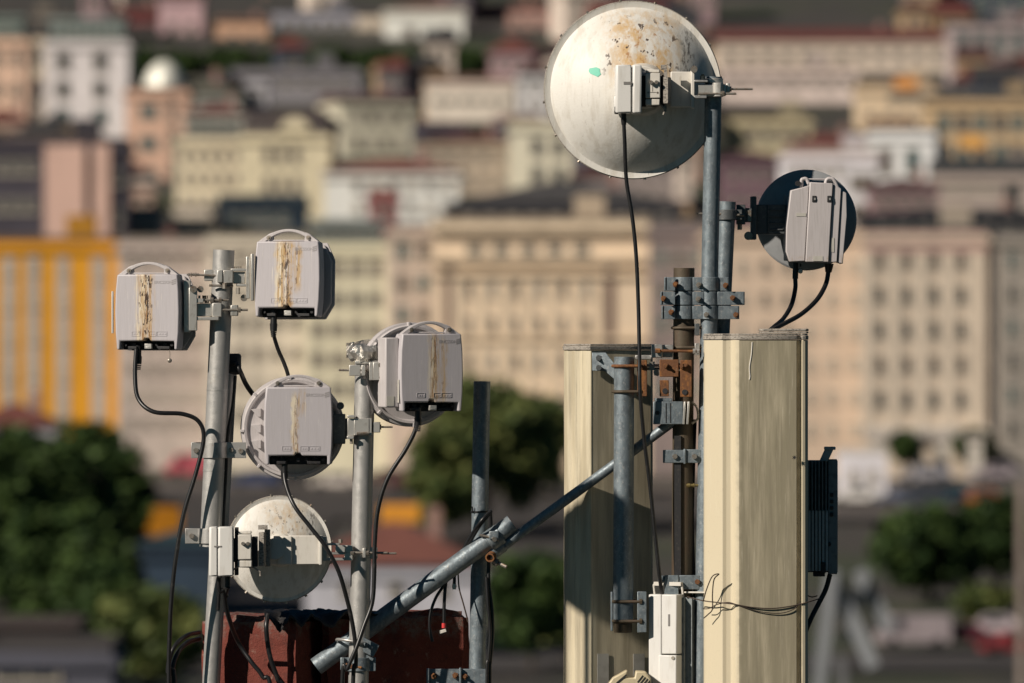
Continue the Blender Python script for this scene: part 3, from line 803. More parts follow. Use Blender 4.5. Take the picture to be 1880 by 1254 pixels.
mb.cyl(G(628, 1015, -34.0), G(712, 1015, -34.0), 2.2, n=8); mb.cyl(G(700, 1016, -32.0), G(728, 1016, -32.0), 2.0, n=8); mb.cyl(G(644, 1015, -34.0), G(650, 1015, -34.0), 4.6, n=6); mb.cyl(G(672, 1015, -34.0), G(677, 1015, -34.0), 4.6, n=6); mb.cyl(G(625, 997, -50.0), G(625, 990, -50.0), 4, n=6)
mb.build('bolt', M['bolt'], tF)
mb = MB(world=True); mb.cyl(G(418, 1056, -94), G(418, 1078, -94), 5, n=12); mb.build('cable_gland', M['black'], tF)

# ------------------------------------------------------------------ right-hand mast
x7 = pline(1310, 140, 1301, 610)
p5 = pole('steel_pole', 'tall mottled pole carrying the big white dish at its top', 1310, 141, x7(ROOF), ROOF, 15.5, 0, M['zinc_old'], 'upright steel poles')
x8 = pline(1336, 372, 1325, 610)
p6 = pole('steel_pole', 'shorter mottled pole behind the tall one, holding the dark dish at right', 1336, 370, x8(ROOF), ROOF, 15.0, 70, M['zinc_old'], 'upright steel poles')
x6 = pline(1256, 493, 1252, 1060)
p7 = pole('rusty_pole', 'rust brown pole between the two cream panels, its top cut off above the clamps', 1256, 492, x6(ROOF), ROOF, 19.2, 14, M['rusty_pole'], 'upright steel poles')
p8 = pole('steel_pole', 'short grey pole with U-bolts in front of the left cream panel', 1146, 655, 1144, 1140, 18.6, -8, M['zinc_old'], 'upright steel poles')
mb = MB(world=True)
for k in range(6): mb.cyl(G(1144, 1140 + k * 3.6, -8), G(1144, 1143.4 + k * 3.6, -8), 17.2, 16.2, n=28)
mb.build('threaded_end', M['rusty_pole'], p8)
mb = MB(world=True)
mb.wbox(1238, 1250, 800, 1075, -10, 2); mb.build('shade_bar', M['dark'], p7)  # dark bar standing in for the shade on the pole's left half

# clamp stack where rusty, tall and shorter poles are tied together
for (lab, yt, yb, x0, x1, bl, dd) in (
    ('uppermost of three stacked steel clamps on the rusty pole', 509, 534, 1220, 1338, ((1240, 522), (1283, 523), (1332, 524)), -18),
    ('middle of three stacked steel clamps on the rusty pole, longest to the right', 535.5, 560, 1213, 1367, ((1218, 548), (1282, 549), (1345, 547)), -22),
    ('lowest of three stacked steel clamps on the rusty pole, rust streaked', 561.5, 586, 1215, 1357, ((1232, 573), (1297, 578), (1351, 578)), -20)):
    t = thing('pipe_clamp', lab, 'clamp', G(1290, yb, dd), group='strap clamps on the poles')
    ym = (yt + yb) / 2
    mb = MB(world=True)
    mb.wbox(x0, x6(ym) - 16, yt, yb, dd + 6, dd + 10)
    mb.band(G(x6(ym), yb, 14), G(x6(ym), yt, 14), 20, 3.5, 180, 360)
    mb.wbox(x6(ym) + 16, x7(ym) - 10, yt, yb, dd + 4, dd + 8)
    mb.band(G(x7(ym), yb, 0), G(x7(ym), yt, 0), 16.2, 3.5, 180, 360)
    mb.wbox(x7(ym) + 15, x1, yt, yb, dd + 8, dd + 12); mb.wbox(x1 - 3, x1, yt, yb, dd + 8, dd + 34)
    mb.wbox(x0, x1 - 4, yt, yb, 88, 92); mb.wbox(x0, x0 + 4, yt, yb, dd + 6, 90)
    mb.build('strap', M['zinc_old'], t, bevel=.8)
    for i, (bx, by) in enumerate(bl):
        mb = MB(world=True); bolt(mb, G(bx, by, dd + 6), r=5.4, h=6, shank=14 + 6 * (i % 2), sr=2.8)
        mb.build('bolt', M['rust'] if (i + int(yt)) % 2 else M['bolt'], t)
# small U-bolts on the rusty pole
for lab, yy, x0, x1 in (('thin brown U-bolt round the rusty pole just under the clamp stack', 602, 1230, 1290), ('brown U-bolt with silver nuts round the rusty pole beside the right cream panel', 638, 1218, 1286)):
    t = thing('u_bolt', lab, 'bolt', G(1256, yy, 0), group='U-bolts')
    mb = MB(world=True); r_ = 21
    c = G(x6(yy), yy, 14)
    pts = [c + Vector((40, r_ * -1, 0))] + [c + Vector((r_ * math.cos(a) * -1 if False else -r_ * math.sin(math.pi * i / 10 ) , -r_ * math.cos(math.pi * i / 10), 0)) for i, a in enumerate([0] * 11)] + [c + Vector((40, r_, 0))]
    mb.tube(pts, 2.8, 8, sub=2); mb.build('rod', M['rusty_pole'], t)
    mb = MB(world=True); mb.wbox(1275, 1284, yy - 8, yy + 14, -12, 40); mb.build('plate', M['dark_steel'] if yy < 620 else M['steel'], t, bevel=1)

# rusty bracket set joining short pole, rusty pole and tall pole
t = thing('rusty_bracket', 'orange rusted angle bracket bolted between the short pole and the rusty pole', 'bracket', G(1225, 730, -14))
mb = MB(world=True)
mb.wbox(1172, 1188, 661, 728, -32, -24); mb.wbox(1170, 1174, 661, 728, -24, 10); mb.build('left_plate', M['rust'], t, bevel=1.2)
mb = MB(world=True)
mb.wbox(1211, 1246, 660, 692, -30, -24); mb.wbox(1211, 1228, 698, 728, -26, -20); mb.build('middle_plate', M['rust'], t, bevel=1.2)
mb = MB(world=True); mb.wbox(1249, 1270, 661, 729, -30, -23); mb.build('right_plate', M['rust'], t, bevel=1.2)
for bx, by in ((1222, 671), (1258, 671), (1252, 672), (1178, 672)):
    mb = MB(world=True); bolt(mb, G(bx, by, -30), r=5, h=6, shank=12, sr=2.6); mb.build('bolt', M['rust'], t)
mb = MB(world=True)
for bx, by in ((1221, 718), (1257, 720)): disc_y(mb, bx, by, -31.5 if bx > 1240 else -27, -22, 5.2, n=16)
mb.build('bolt_hole', M['dark'], t)
mb = MB(world=True)
mb.cyl(G(1186, 671, -20), G(1216, 671, -20), 2.6, n=8); mb.cyl(G(1186, 677, -14), G(1216, 677, -14), 2.6, n=8); mb.wbox(1192, 1202, 664, 680, -22, -10); mb.cyl(G(1206, 684, -24), G(1206, 684, -12), 7, n=6)
mb.build('threaded_rod', M['bolt'], t)
t = thing('clamp_block', 'pale grey clamp block with a long rust brown rod, above the orange bracket', 'clamp', G(1205, 660, -10))
mb = MB(world=True); mb.wbox(1196, 1216, 632, 657, -26, 6); mb.wbox(1216, 1236, 633, 656, -10, 8); mb.wbox(1166, 1196, 652, 660, -14, 20); mb.build('jaw', M['steel'], t, bevel=1.4)
mb = MB(world=True); mb.cyl(G(1206, 644, -32), G(1286, 645, -30), 2.6, n=8); mb.cyl(G(1203, 644, -32), G(1212, 644, -32), 4.5, n=6); mb.build('rod', M['rust'], t)
mb = MB(world=True)
for x in (1272, 1279): mb.cyl(G(x, 645, -30), G(x + 5, 645, -30), 5, n=6)
mb.build('nut', M['alu'], t)
t = thing('support_bracket', 'blue-grey steel box bracket with slots, below the rusted bracket', 'bracket', G(1236, 780, -16))
mb = MB(world=True); mb.wbox(1199, 1254, 737, 779, -26, -20); mb.wbox(1199, 1203, 737, 779, -20, 14); mb.wbox(1202, 1234, 731, 737, -24, 10); mb.build('front_plate', M['zinc_old'], t, bevel=1.2)
for k, x in enumerate((1256, 1263)):
    mb = MB(world=True); mb.box(G(x, 758, -14), (4, 26, 42), ry=R(4)); mb.build('side_plate', M['alu'], t, bevel=.8)
mb = MB(world=True); mb.tube([G(1270, 738, -10), G(1279, 748, -10), G(1281, 768, -10), G(1270, 778, -10)], 2.2, 6); mb.build('hook_rod', M['cap'], t)
mb = MB(world=True); disc_y(mb, 1207, 758, -26.6, -20, 4, n=14); mb.wbox(1222, 1223.5, 740, 776, -26.8, -25); mb.wbox(1230, 1231.5, 740, 776, -26.8, -25); mb.build('slot', M['dark'], t)
t = thing('clamp_block', 'blue-grey two-bolt clamp on the rusty pole halfway down the right cream panel', 'clamp', G(1255, 850, -8))
mb = MB(world=True); mb.wbox(1217, 1256, 826, 850, -14, -8); mb.wbox(1257, 1290, 825, 850, -12, -6); mb.wbox(1255, 1259, 824, 852, -16, -6); mb.build('jaw', M['zinc_old'], t, bevel=1.2)
for x in (1239, 1275):
    mb = MB(world=True); bolt(mb, G(x, 838, -14), r=5, h=5); mb.build('bolt', M['bolt'], t)
t = thing('clamp_block', 'grey clamp plate low on the rusty pole just above the white radio cabinet', 'clamp', G(1255, 1090, -8))
mb = MB(world=True); mb.wbox(1220, 1246, 1056, 1092, -16, -9); mb.wbox(1247, 1284, 1056, 1082, -14, -8); mb.wbox(1208, 1220, 1057, 1068, -14, 4); mb.build('jaw', M['zinc_old'], t, bevel=1.2)
mb = MB(world=True); bolt(mb, G(1280, 1068, -14), r=5, h=6); mb.build('bolt', M['rust'], t)
t = thing('brass_valve', 'small brass fitting sticking out beside the right cream panel', 'fitting', G(1276, 891, 0))
mb = MB(world=True); mb.cyl(G(1260, 891, -4), G(1292, 891, -4), 2.6, n=10); mb.cyl(G(1262, 891, -4), G(1267, 891, -4), 4, n=8); mb.cyl(G(1272, 891, -4), G(1275, 891, -4), 4, n=8); mb.build('stem', mat('dull brass', (.42, .33, .14), .4, .8), t)

# ------------------------------------------------------------------ dark dish at right
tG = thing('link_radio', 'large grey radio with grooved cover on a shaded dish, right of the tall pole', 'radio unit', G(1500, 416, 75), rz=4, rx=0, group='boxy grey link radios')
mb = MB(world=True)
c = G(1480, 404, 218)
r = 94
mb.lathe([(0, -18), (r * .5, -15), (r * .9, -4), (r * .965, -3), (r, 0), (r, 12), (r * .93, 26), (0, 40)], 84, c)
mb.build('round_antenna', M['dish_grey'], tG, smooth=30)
sG = mat('grooved radio cover', (.52, .485, .485), .48, 0, [((.40, .37, .36), .5, [('n', (.42, .42, .02), .44, .68)]), ((.38, .28, .18), .5, [('z', -70, 14, 8, 6), ('n', (.3, .3, .1), .45, .62)])], bump=[((.7, .7, .1), .1)])
def gbox(out, y0, y1, nm, m=None, bv=1.6):
    mb = MB(); mb.prism(out, y0, y1); return mb.build(nm, m or sG, tG, smooth=30, bevel=bv)
gbox([(-48, 67), (-28, 72), (-14, 76), (-22, -64), (-50, -65), (-57, -46), (-56, 0)], 6, 44, 'cover_side')
gbox([(-13, 82), (30, 80), (22, -66), (-21, -65)], 2, 44, 'cover_centre')
gbox([(31, 80), (46, 70), (38, -66), (23, -66)], 6, 44, 'cover_side')
gbox([(47, 67), (56, 62), (57, 20), (49, -69), (39, -66)], 9, 44, 'cover_side')
gbox([(-50, 60), (52, 58), (54, 0), (46, -64), (-50, -62)], 45, 118, 'rear_shell', M['fin'], 2)
mb = MB(); mb.tube([(-27, 18, 60), (-27, 16, 84), (-24, 16, 88), (-18, 16, 88), (-14, 16, 80)], 3.4, 10); mb.build('lifting_ear', sG, tG)
mb = MB(); mb.tube([(17, 16, 78), (20, 16, 87), (27, 16, 89), (34, 16, 85), (44, 18, 64)], 3.4, 10); mb.build('lifting_ear', sG, tG)
mb = MB(); mb.box((2, 22, 88), (42, 5, 2.4)); mb.build('handle', sG, tG, bevel=.8)
for sx in (-34, 25):
    mb = MB(); mb.cyl((sx, 18, 80), (sx, 10, 80), 5, n=14); mb.build('screw', M['dark'], tG)
for sx in (-5, 23):
    mb = MB(); mb.box((sx, 1.6, 51), (8, 2.2, 12)); o = mb.build('socket', M['dark'], tG, bevel=1.0); mb = MB(); mb.box((sx + 1, .2, 51), (3, 1.4, 4)); mb.build('plug', M['alu'], o)
mb = MB(); mb.box((-29, 5.4, 22), (18, .6, 6)); mb.box((2, 1.5, -59), (18, .6, 9)); mb.box((30, 5.4, -34), (5, .6, 26)); mb.build('label', M['label'], tG, smooth=0)
mb = MB(world=True)
mb.wbox(1378, 1388, 361, 440, 96, 160); mb.wbox(1388, 1442, 376, 430, 124, 172); mb.wbox(1340, 1362, 385, 404, 64, 100); mb.wbox(1352, 1368, 376, 412, 78, 112); mb.wbox(1366, 1380, 382, 408, 84, 110)
for k in range(4): mb.wbox(1412, 1440, 384 + k * 12, 387 + k * 12, 121, 124)
mb.wbox(1409, 1412, 376, 430, 120, 124)
mb.band(G(x8(394), 404, 70), G(x8(394), 385, 70), 15.6, 4)
mb.build('mounting_bracket', M['dark_steel'], tG, bevel=1)
mb = MB(world=True)
mb.cyl(G(1328, 394, 60), G(1366, 395, 62), 2.4, n=8); mb.cyl(G(1374, 433, 88), G(1374, 433, 112), 8, n=14); mb.cyl(G(1358, 412, 90), G(1358, 422, 90), 4.5, n=6); mb.wbox(1373, 1379, 386, 406, 80, 84); mb.cyl(G(1280, 392, 56), G(1330, 393, 56), 2.0, n=8)
mb.build('bolt', M['bolt'], tG)
mb = MB(world=True)
mb.cyl(G(1461, 482, 130), G(1460, 512, 130), 5.5, n=12); mb.cyl(G(1522, 484, 130), G(1521, 500, 130), 9, 6, n=12); mb.cyl(G(1470, 484, 126), G(1470, 490, 126), 1.6, n=8); mb.build('cable_gland', M['black'], tG)
mb = MB(world=True); mb.lathe([(0, -4), (4, -3), (4.6, 0), (4, 3), (0, 4)], 12, G(1469.5, 498, 126)); mb.build('hanging_cap', M['alu'], tG)

# ------------------------------------------------------------------ cream panel antennas
tL = thing('panel_antenna', 'cream panel antenna half in shade behind the short grey pole, the left one', 'panel antenna', G(1120, 1690, 130), group='cream panel antennas')
def panel(t, x, ytop, d, out, m, capout, zlen=1070, lean=(0, 0)):
    c = G(x, ytop, d)
    mb = MB(world=True); mb.extz(out, -zlen, -9, c=c, lean=lean); mb.build('radome', m, t, smooth=0, bevel=1.6, seg=3)
    mb = MB(world=True); mb.extz(capout, -8.6, -1, c=c, lean=lean); mb.extz([(a * .985 + 1.5, b * .97 + 1) for a, b in capout], -.6, 2.4, c=c, lean=lean); mb.build('end_cap', M['cap'], t, bevel=1)
outL = [(0, 56), (0, 42), (6, 30), (14, 26), (20, 18), (30, 14), (40, 2), (49, -4), (53, -1), (110, 30), (160, 58), (164, 66), (164, 150), (0, 150)]
panel(tL, 1036, 634, 45, outL, M['cream'], [(a * 1.01 - 2, b - 3 if b < 100 else b) for a, b in outL], lean=(0, 0))
for px, lab in ((1095, 1), (1161, 2)):
    mb = MB(world=True)
    k = (px - 1087) / 110 * 60
    lc = G(px + 12, 1229, 41.5 + k + 6.5)
    mb.box(lc, (24, .8, 58), rz=R(28.5)); lo = mb.build('label', M['label'], tL, smooth=0)
    mb = MB(world=True); off = Vector((.6, -1.1, 0))
    for q, (w_, z_) in enumerate(((18, 24), (13, 19), (19, 10), (16, 6), (19, 2), (14, -2), (18, -10), (18, -14))): mb.box(lc + off + Vector((0, 0, z_)), (w_, .4, 2.6 if q < 1 else 1.3), rz=R(28.5))
    mb.build('printed_line', M['print'], lo, smooth=0)
t = thing('mounting_plate', 'grey bent steel plate bolted to the left cream panel beside the short pole top', 'bracket', G(1110, 690, 60))
mb = MB(world=True)
a = G(1087, 647, 66); b_ = G(1112, 647, 66)
vs = [G(1087, 647, 40), G(1112, 647, 50), G(1130, 670, 20), G(1130, 698, 20), G(1110, 681, 50), G(1087, 681, 40)]
mb.add([v + Vector((0, -4, 0)) for v in vs] + vs, [(0, 1, 2, 3, 4, 5), (11, 10, 9, 8, 7, 6)] + [(i, 6 + i, 6 + (i + 1) % 6, (i + 1) % 6) for i in range(6)])
mb.build('plate', M['zinc_old'], t, bevel=1)
for yy in (657, 675):
    mb = MB(world=True); bolt(mb, G(1099, yy, 40), r=5.5, h=7); mb.build('bolt', M['dark_steel'], t)
# U-bolts on the short pole
for lab, yy, mm in (('rust red U-bolt at the top of the short grey pole', 672, 'rust'), ('thin brown U-bolt round the short grey pole, below the rust red one', 719, 'rusty_pole'),
                    ('dark U-bolt near the bottom of the short pole, upper of two', 1104, 'rusty_pole'), ('dark U-bolt at the very end of the short pole, lower of two', 1140, 'rusty_pole')):
    t = thing('u_bolt', lab, 'bolt', G(1145, yy, -8), group='U-bolts')
    mb = MB(world=True); c = G(1145.5, yy, -8); r_ = 20.5
    pts = [c + Vector((34, -r_, 0))] + [c + Vector((-r_ * math.sin(math.pi * i / 10), -r_ * math.cos(math.pi * i / 10), 0)) for i in range(11)] + [c + Vector((34, r_, 0))]
    mb.tube(pts, 3.0, 10, sub=2); mb.build('rod', M[mm], t)
    mb = MB(world=True); mb.cyl(c + Vector((28, -r_, 0)), c + Vector((33, -r_, 0)), 5.5, n=6); mb.build('nut', M[mm], t)
t = thing('backing_plate', 'pale steel plate the lower two U-bolts of the short pole pass through', 'bracket', G(1176, 1160, -8))
mb = MB(world=True); mb.wbox(1170, 1187, 1086, 1161, -30, -26); mb.wbox(1170, 1174, 1086, 1161, -26, 30); mb.wbox(1121, 1125, 1086, 1158, -14, 20); mb.build('plate', M['zinc_old'], t, bevel=1)

tR = thing('panel_antenna', 'cream panel antenna in full sun with a lid on top, the right one', 'panel antenna', G(1386, 1690, 0), group='cream panel antennas')
outR = [(0, 42), (1.5, 30), (5, 24), (28, -3), (33, -8), (40, -7), (49, -8), (52, -12), (57, -21), (63, -25), (168, -13), (169, -12), (170, -4), (177, -2), (178, -13), (184, -11), (188, -4), (190, 10), (190, 110), (0, 110)]
panel(tR, 1293, 615, -62, outR, M['cream_front'], [(a * 1.012 - 1.5, b * 1.0 - 2 if b < 100 else b) for a, b in outR], zlen=1080)
c = G(1293, 615, -62)
mb = MB(world=True)
lid = [(102, 8), (108, 0), (186, 0), (191, 6), (191, 80), (186, 90), (108, 90), (102, 82)]
mb.extz(lid, 3, 6, c=c); mb.extz([(a * 1.0, b) for a, b in lid], 6.8, 11.5, c=c); mb.build('lid', M['cap'], tR, bevel=1.5)
mb = MB(world=True); p = G(1458.5, 840, -84)
mb.cyl(p + Vector((0, -2, 0)), p + Vector((0, 1.5, 0)), 2.6, n=8)
for k in range(7):
    a = k * .9; mb.tube([p, p + Vector((4.5 * math.cos(a), -2.5, 4.5 * math.sin(a)))], .45, 5, spline=False)
mb.build('spider_clip', M['dark'], tR)
# drip of white sealant
mb = MB(world=True)
mb.tube([G(1381, 628, -84.2), G(1379.5, 650, -84.4), G(1376, 674, -84.8), G(1377, 690, -84.7), G(1376, 697, -84.8)], 1.3, 6); mb.build('sealant_drip', M['white'], tR)

# ------------------------------------------------------------------ finned radio behind the right panel
t = thing('finned_radio', 'dark finned radio with a slanted handle, behind the right cream panel', 'radio unit', G(1508, 1056, 60))
mb = MB(world=True); mb.wbox(1462, 1537, 845, 1050, 66, 120); mb.wbox(1520, 1537, 843, 1054, 52, 66); mb.build('case', M['fin'], t, bevel=1.5)
mb = MB(world=True)
for k in range(9):
    x = 1464 + k * 6.4
    mb.wbox(x, x + 1.8, 846, 936, 38, 66)
mb.build('upper_fins', M['fin'], t)
mb = MB(world=True)
for k in range(9):
    x = 1464 + k * 6.4
    mb.wbox(x, x + 4.6, 937, 1048, 44, 66)
mb.build('lower_fins', M['fin_pale'], t, bevel=.5)
mb = MB(world=True)
mb.extz([(-8, -5), (8, -5), (8, 5), (-8, 5)], 0, 26, c=G(1512, 847, 58), lean=(12, 0)); mb.wbox(1513, 1534, 820, 826, 50, 66); mb.build('handle', M['fin_pale'], t, bevel=1.5)
mb = MB(world=True); mb.wbox(1493, 1514, 1049, 1058, 56, 90); mb.wbox(1507, 1516, 1032, 1052, 40, 60); disc_y(mb, 1522, 999, 48, 54, 4, n=12)
for k in range(4): mb.wbox(1524, 1530, 905 + k * 12, 912 + k * 12, 48, 54)
mb.build('connector', M['dark'], t, bevel=1)

# ------------------------------------------------------------------ white radio cabinet
t = thing('radio_cabinet', 'white radio cabinet with dark cooling fins at the bottom beside the right panel', 'radio unit', G(1250, 1690, -20), rz=-24)
mb = MB(world=False)
zt = 1690 - 1092
def lb(x0, x1, z0, z1, y0, y1, nm, m, bv=1.2):
    mb = MB(); mb.box(((x0 + x1) / 2, (y0 + y1) / 2, (z0 + z1) / 2), (x1 - x0, y1 - y0, z1 - z0)); return mb.build(nm, m, t, bevel=bv)
lb(-56, -30.6, 200, zt, -20, 20, 'front_cover', M['white_clean'], 2)
lb(-29.8, 0, zt - 109, zt, -20, 20, 'front_cover', M['white_clean'], 2)
dr = lb(-35, 0, 200, zt - 111, -22, 20, 'door', M['white_clean'], 2)
mb = MB(); mb.cyl((-6, -21, zt - 116), (-6, -23.5, zt - 116), 3.4, n=14); mb.build('lock', M['bolt'], dr)
mb = MB(); mb.box((-15, -20.2, zt - 47), (4, 1.2, 22)); mb.build('vent_slot', M['print'], t, bevel=.5)
lb(-54, 0, 200, zt - 2, 21, 60, 'case', M['fin'])
mb = MB()
for k in range(10):
    y = 2 + k * 8.5
    mb.box((9, y + 10, (200 + zt - 6) / 2), (17, 2.6, zt - 206))
mb.box((2, 48, (200 + zt - 6) / 2), (5, 88, zt - 206))
mb.build('cooling_fins', M['fin'], t)
mb = MB(); mb.tube([(-52, 0, zt), (-54, 0, zt + 17), (-52, 0, zt + 20), (0, 0, zt + 20), (2, 0, zt + 17), (4, 0, zt)], 2.2, 8, spline=False); mb.box((-25, 0, zt + 19), (54, 10, 7)); mb.build('handle', M['white'], t, bevel=1)
lb(2, 44, zt + 2, zt + 5, 10, 60, 'top_bar', M['white'], 1)

# beige vented cover peeping in at the bottom
t = thing('vented_cover', 'beige plastic cover with slanted vent slots at the bottom edge below the short pole', 'cover', G(1155, 1290, -60))
mb = MB(world=True)
c = G(1155, 1262, -60)
mb.prism([(c.x - 42, c.z - 40), (c.x - 42, c.z + 2), (c.x - 30, c.z + 18), (c.x - 6, c.z + 31), (c.x - 2, c.z + 31), (c.x - 6, c.z + 18), (c.x + 10, c.z + 18), (c.x + 12, c.z + 30), (c.x + 30, c.z + 29), (c.x + 40, c.z + 16), (c.x + 42, c.z - 40)], c.y - 12, c.y + 40)
mb.build('shell', M['beige'], t, smooth=30, bevel=2.5)
mb = MB(world=True)
for k in range(5): mb.box(c + Vector((20 + k * 4.4, -12.4, 16 - k * 3)), (2, 1.6, 16), ry=R(38))
mb.box(c + Vector((-14, -12.4, 16)), (3, 1.6, 24), ry=R(50))
mb.build('vent_slot', M['dark'], t)

# ------------------------------------------------------------------ unseen cabinet shape, added outside the left edge to shade the left panel
t = thing('shade_caster', 'unseen grey cabinet shape on four legs, added out of view at left to cast shade', 'cabinet', (-1114, -900, 627 - ROOF))
mb = MB(world=True); mb.box((-1088, -900, 530), (176, 90, 147)); mb.build('case', M['grey_paint'], t, bevel=4)
mb = MB(world=True); mb.box((-1088, -947, 530), (156, 3, 128)); mb.build('door', M['grey_paint'], t, bevel=2)
for lx in (-1165, -1012):
    for ly in (-935, -865):
        mb = MB(world=True); mb.cyl((lx, ly, 458), (lx, ly, 627 - ROOF), 8, n=12); mb.build('leg', M['zinc'], t)

# ------------------------------------------------------------------ red masonry
t = thing('masonry_block', 'rough dark red masonry block under the small white dish, corner towards the viewer', 'masonry', G(520, ROOF, 90))
XFt = XF[t]
def rough_block(out, z0, z1, c, amp, nm, m, seed, parent, cell=14):
    bm = bmesh.new()
    n = len(out)
    lo = [bm.verts.new(((c.x + x), (c.y + y), z0)) for x, y in out]
    hi = [bm.verts.new(((c.x + x), (c.y + y), z1)) for x, y in out]
    bm.faces.new(lo[::-1]); bm.faces.new(hi)
    for i in range(n): bm.faces.new((lo[i], lo[(i + 1) % n], hi[(i + 1) % n], hi[i]))
    bmesh.ops.recalc_face_normals(bm, faces=bm.faces)
    bmesh.ops.bevel(bm, geom=bm.edges[:], offset=12, segments=3, affect='EDGES')
    for _ in range(6):
        ed = [e for e in bm.edges if e.calc_length() > cell * 1.5]
        if not ed: break
        bmesh.ops.subdivide_edges(bm, edges=ed, cuts=1, use_grid_fill=True)
    bmesh.ops.triangulate(bm, faces=bm.faces[:])
    bm.normal_update()
    mv = []
    for v in bm.verts:
        nz = mnoise.fractal(v.co * .018 + Vector((seed, 0, 0)), 1.0, 2.0, 4)
        mv.append(v.normal * nz * amp)
    for v, q in zip(bm.verts, mv): v.co += q
    mb = MB(world=True)
    idx = {v: i for i, v in enumerate(bm.verts)}
    mb.add([v.co.copy() for v in bm.verts], [tuple(idx[v] for v in f.verts) for f in bm.faces])
    bm.free()
    return mb.build(nm, m, parent, smooth=60)
cc = G(540, 1140, 40)
zb = G(540, ROOF, 40).z
def rot(x, y, a): return (x * math.cos(a) - y * math.sin(a), x * math.sin(a) + y * math.cos(a))
corners = [rot(x, y, R(-17)) for x, y in ((-184, 0), (0, 0), (0, 190), (-184, 190))]
rough_block(corners, zb, cc.z + 9, cc, 7, 'render', M['plaster'], 1.0, t)
t2 = thing('masonry_wall', 'dark red rendered wall behind the middle pole, to the right of the corner block', 'masonry', G(730, ROOF, 190))
cw = G(725, 1125, 170)
rough_block([(-135, -45), (137, 30), (137, 90), (-135, 60)], zb, cw.z + 2, cw, 7, 'render', M['plaster'], 4.0, t2)
# bitumen sheet slumped over the top of both
t3 = thing('bitumen_sheet', 'shiny black bitumen sheet slumped over the top corner of the red masonry block', 'roof sheet', G(600, 1140, 60))
bm = bmesh.new()
nx, ny = 46, 26
gv = [[None] * (ny + 1) for _ in range(nx + 1)]
for i in range(nx + 1):
    for j in range(ny + 1):
        px = 488 + 220 * i / nx
        dd = 10 + 230 * j / ny
        edge = max(0, 1 - j / 5)
        nz = mnoise.fractal(Vector((px * .03, dd * .03, 2.0)), 1.0, 2.0, 4)
        drop = 34 * edge ** 2 * max(0, min(1, (640 - px) / 40)) * max(0, .5 + 1.3 * mnoise.fractal(Vector((px * .022, 7.0, 1.0)), 1.0, 2.0, 3))
        yy = 1122 + nz * 7 + drop + max(0, (px - 660) * .12)
        gv[i][j] = G(px + nz * 6, yy, dd + 18 - (8 if j == 0 else 0))
mb = MB(world=True)
flat = [gv[i][j] for i in range(nx + 1) for j in range(ny + 1)]
low = [v + Vector((0, 0, -5)) for v in flat]
N1 = len(flat); st = ny + 1
fs = []
for i in range(nx):
    for j in range(ny):
        q = (i * st + j, (i + 1) * st + j, (i + 1) * st + j + 1, i * st + j + 1)
        fs.append(q); fs.append(tuple(N1 + e for e in q[::-1]))
bd = [i * st for i in range(nx + 1)] + [nx * st + j for j in range(1, ny + 1)] + [i * st + ny for i in range(nx - 1, -1, -1)] + [j for j in range(ny - 1, 0, -1)]
for a, b in zip(bd, bd[1:] + bd[:1]): fs.append((a, b, N1 + b, N1 + a))
mb.add(flat + low, fs)
bm.free()
mb.build('sheet', M['tar'], t3, smooth=60)

# ------------------------------------------------------------------ cables
def cable(label, pts, r=4.0, group='black cables', m='black', extra=()):
    P = [G(*p) for p in pts]
    mb = MB(world=True); mb.tube(P, r, 10, sub=7)
    for e in extra:
        mb.tube([G(*p) for p in e], r, 8, sub=6)
    o = mb.build('cable', M[m], None, smooth=60, origin=P[0])
    return tag(o, label, 'cable', group)
cable('black cable from the far left radio, swinging right then dropping past the left pole', [(250, 640, -22), (248, 690, -30), (254, 732, -40), (282, 756, -55), (335, 760, -48), (365, 774, -44), (374, 806, -42), (360, 868, -42), (337, 945, -40), (322, 1030, -36), (314, 1110, -30), (311, 1180, -26), (310, 1262, -24), (312, ROOF, -20)], 4.0)
cable('black cable hanging from the highest left radio and passing behind the ribbed dish', [(500, 583, -30), (501, 608, -26), (510, 640, -10), (522, 668, 20), (530, 694, 60), (536, 740, 84), (540, 800, 90)], 3.6)
cable('short black cable curving from the hooded pole top to behind the ribbed dish', [(426, 668, 14), (434, 668, 10), (442, 684, 6), (452, 706, 40), (468, 728, 80), (500, 760, 90)], 4.6)
cable('black cable dropping from the ribbed dish radio across the small white dish', [(522, 850, -30), (524, 886, -40), (540, 928, -64), (570, 968, -72), (598, 1004, -76), (622, 1050, -72), (638, 1104, -60), (648, 1150, -52), (653, 1190, -48), (653, 1226, -46), (648, 1262, -44), (640, ROOF, -20)], 4.0)
cable('black cable from the foil capped pole radio, curving down along the middle pole', [(767, 752, -52), (764, 785, -52), (745, 825, -50), (712, 878, -46), (694, 935, -44), (688, 1000, -43), (687, 1060, -44), (683, 1108, -46), (668, 1150, -52), (654, 1190, -58), (638, 1228, -56), (628, 1262, -50), (622, ROOF, -20)], 4.0)
cable('black cable from the small white dish, falling in front of the red masonry', [(418, 1078, -94), (413, 1098, -76), (420, 1134, -50), (437, 1178, 10), (462, 1216, 6), (482, 1242, 4), (500, 1290, 2), (520, ROOF, 0)], 4.2, extra=[[(402, 1060, -94), (402, 1078, -92), (405, 1086, -90), (411, 1083, -88), (416, 1095, -78)]])
cable('black cable lying over the red masonry corner below the small white dish', [(492, 1128, 14), (489, 1150, 2), (491, 1178, 6), (497, 1210, 10), (510, 1248, 14), (522, 1300, 16), (530, ROOF, 20)], 4.4)
cable('outer of two black cable loops left of the red masonry', [(366, 1161, 110), (345, 1166, 60), (324, 1182, 30), (312, 1206, 20), (308, 1235, 18), (311, 1262, 18), (318, ROOF, 20)], 4.0)
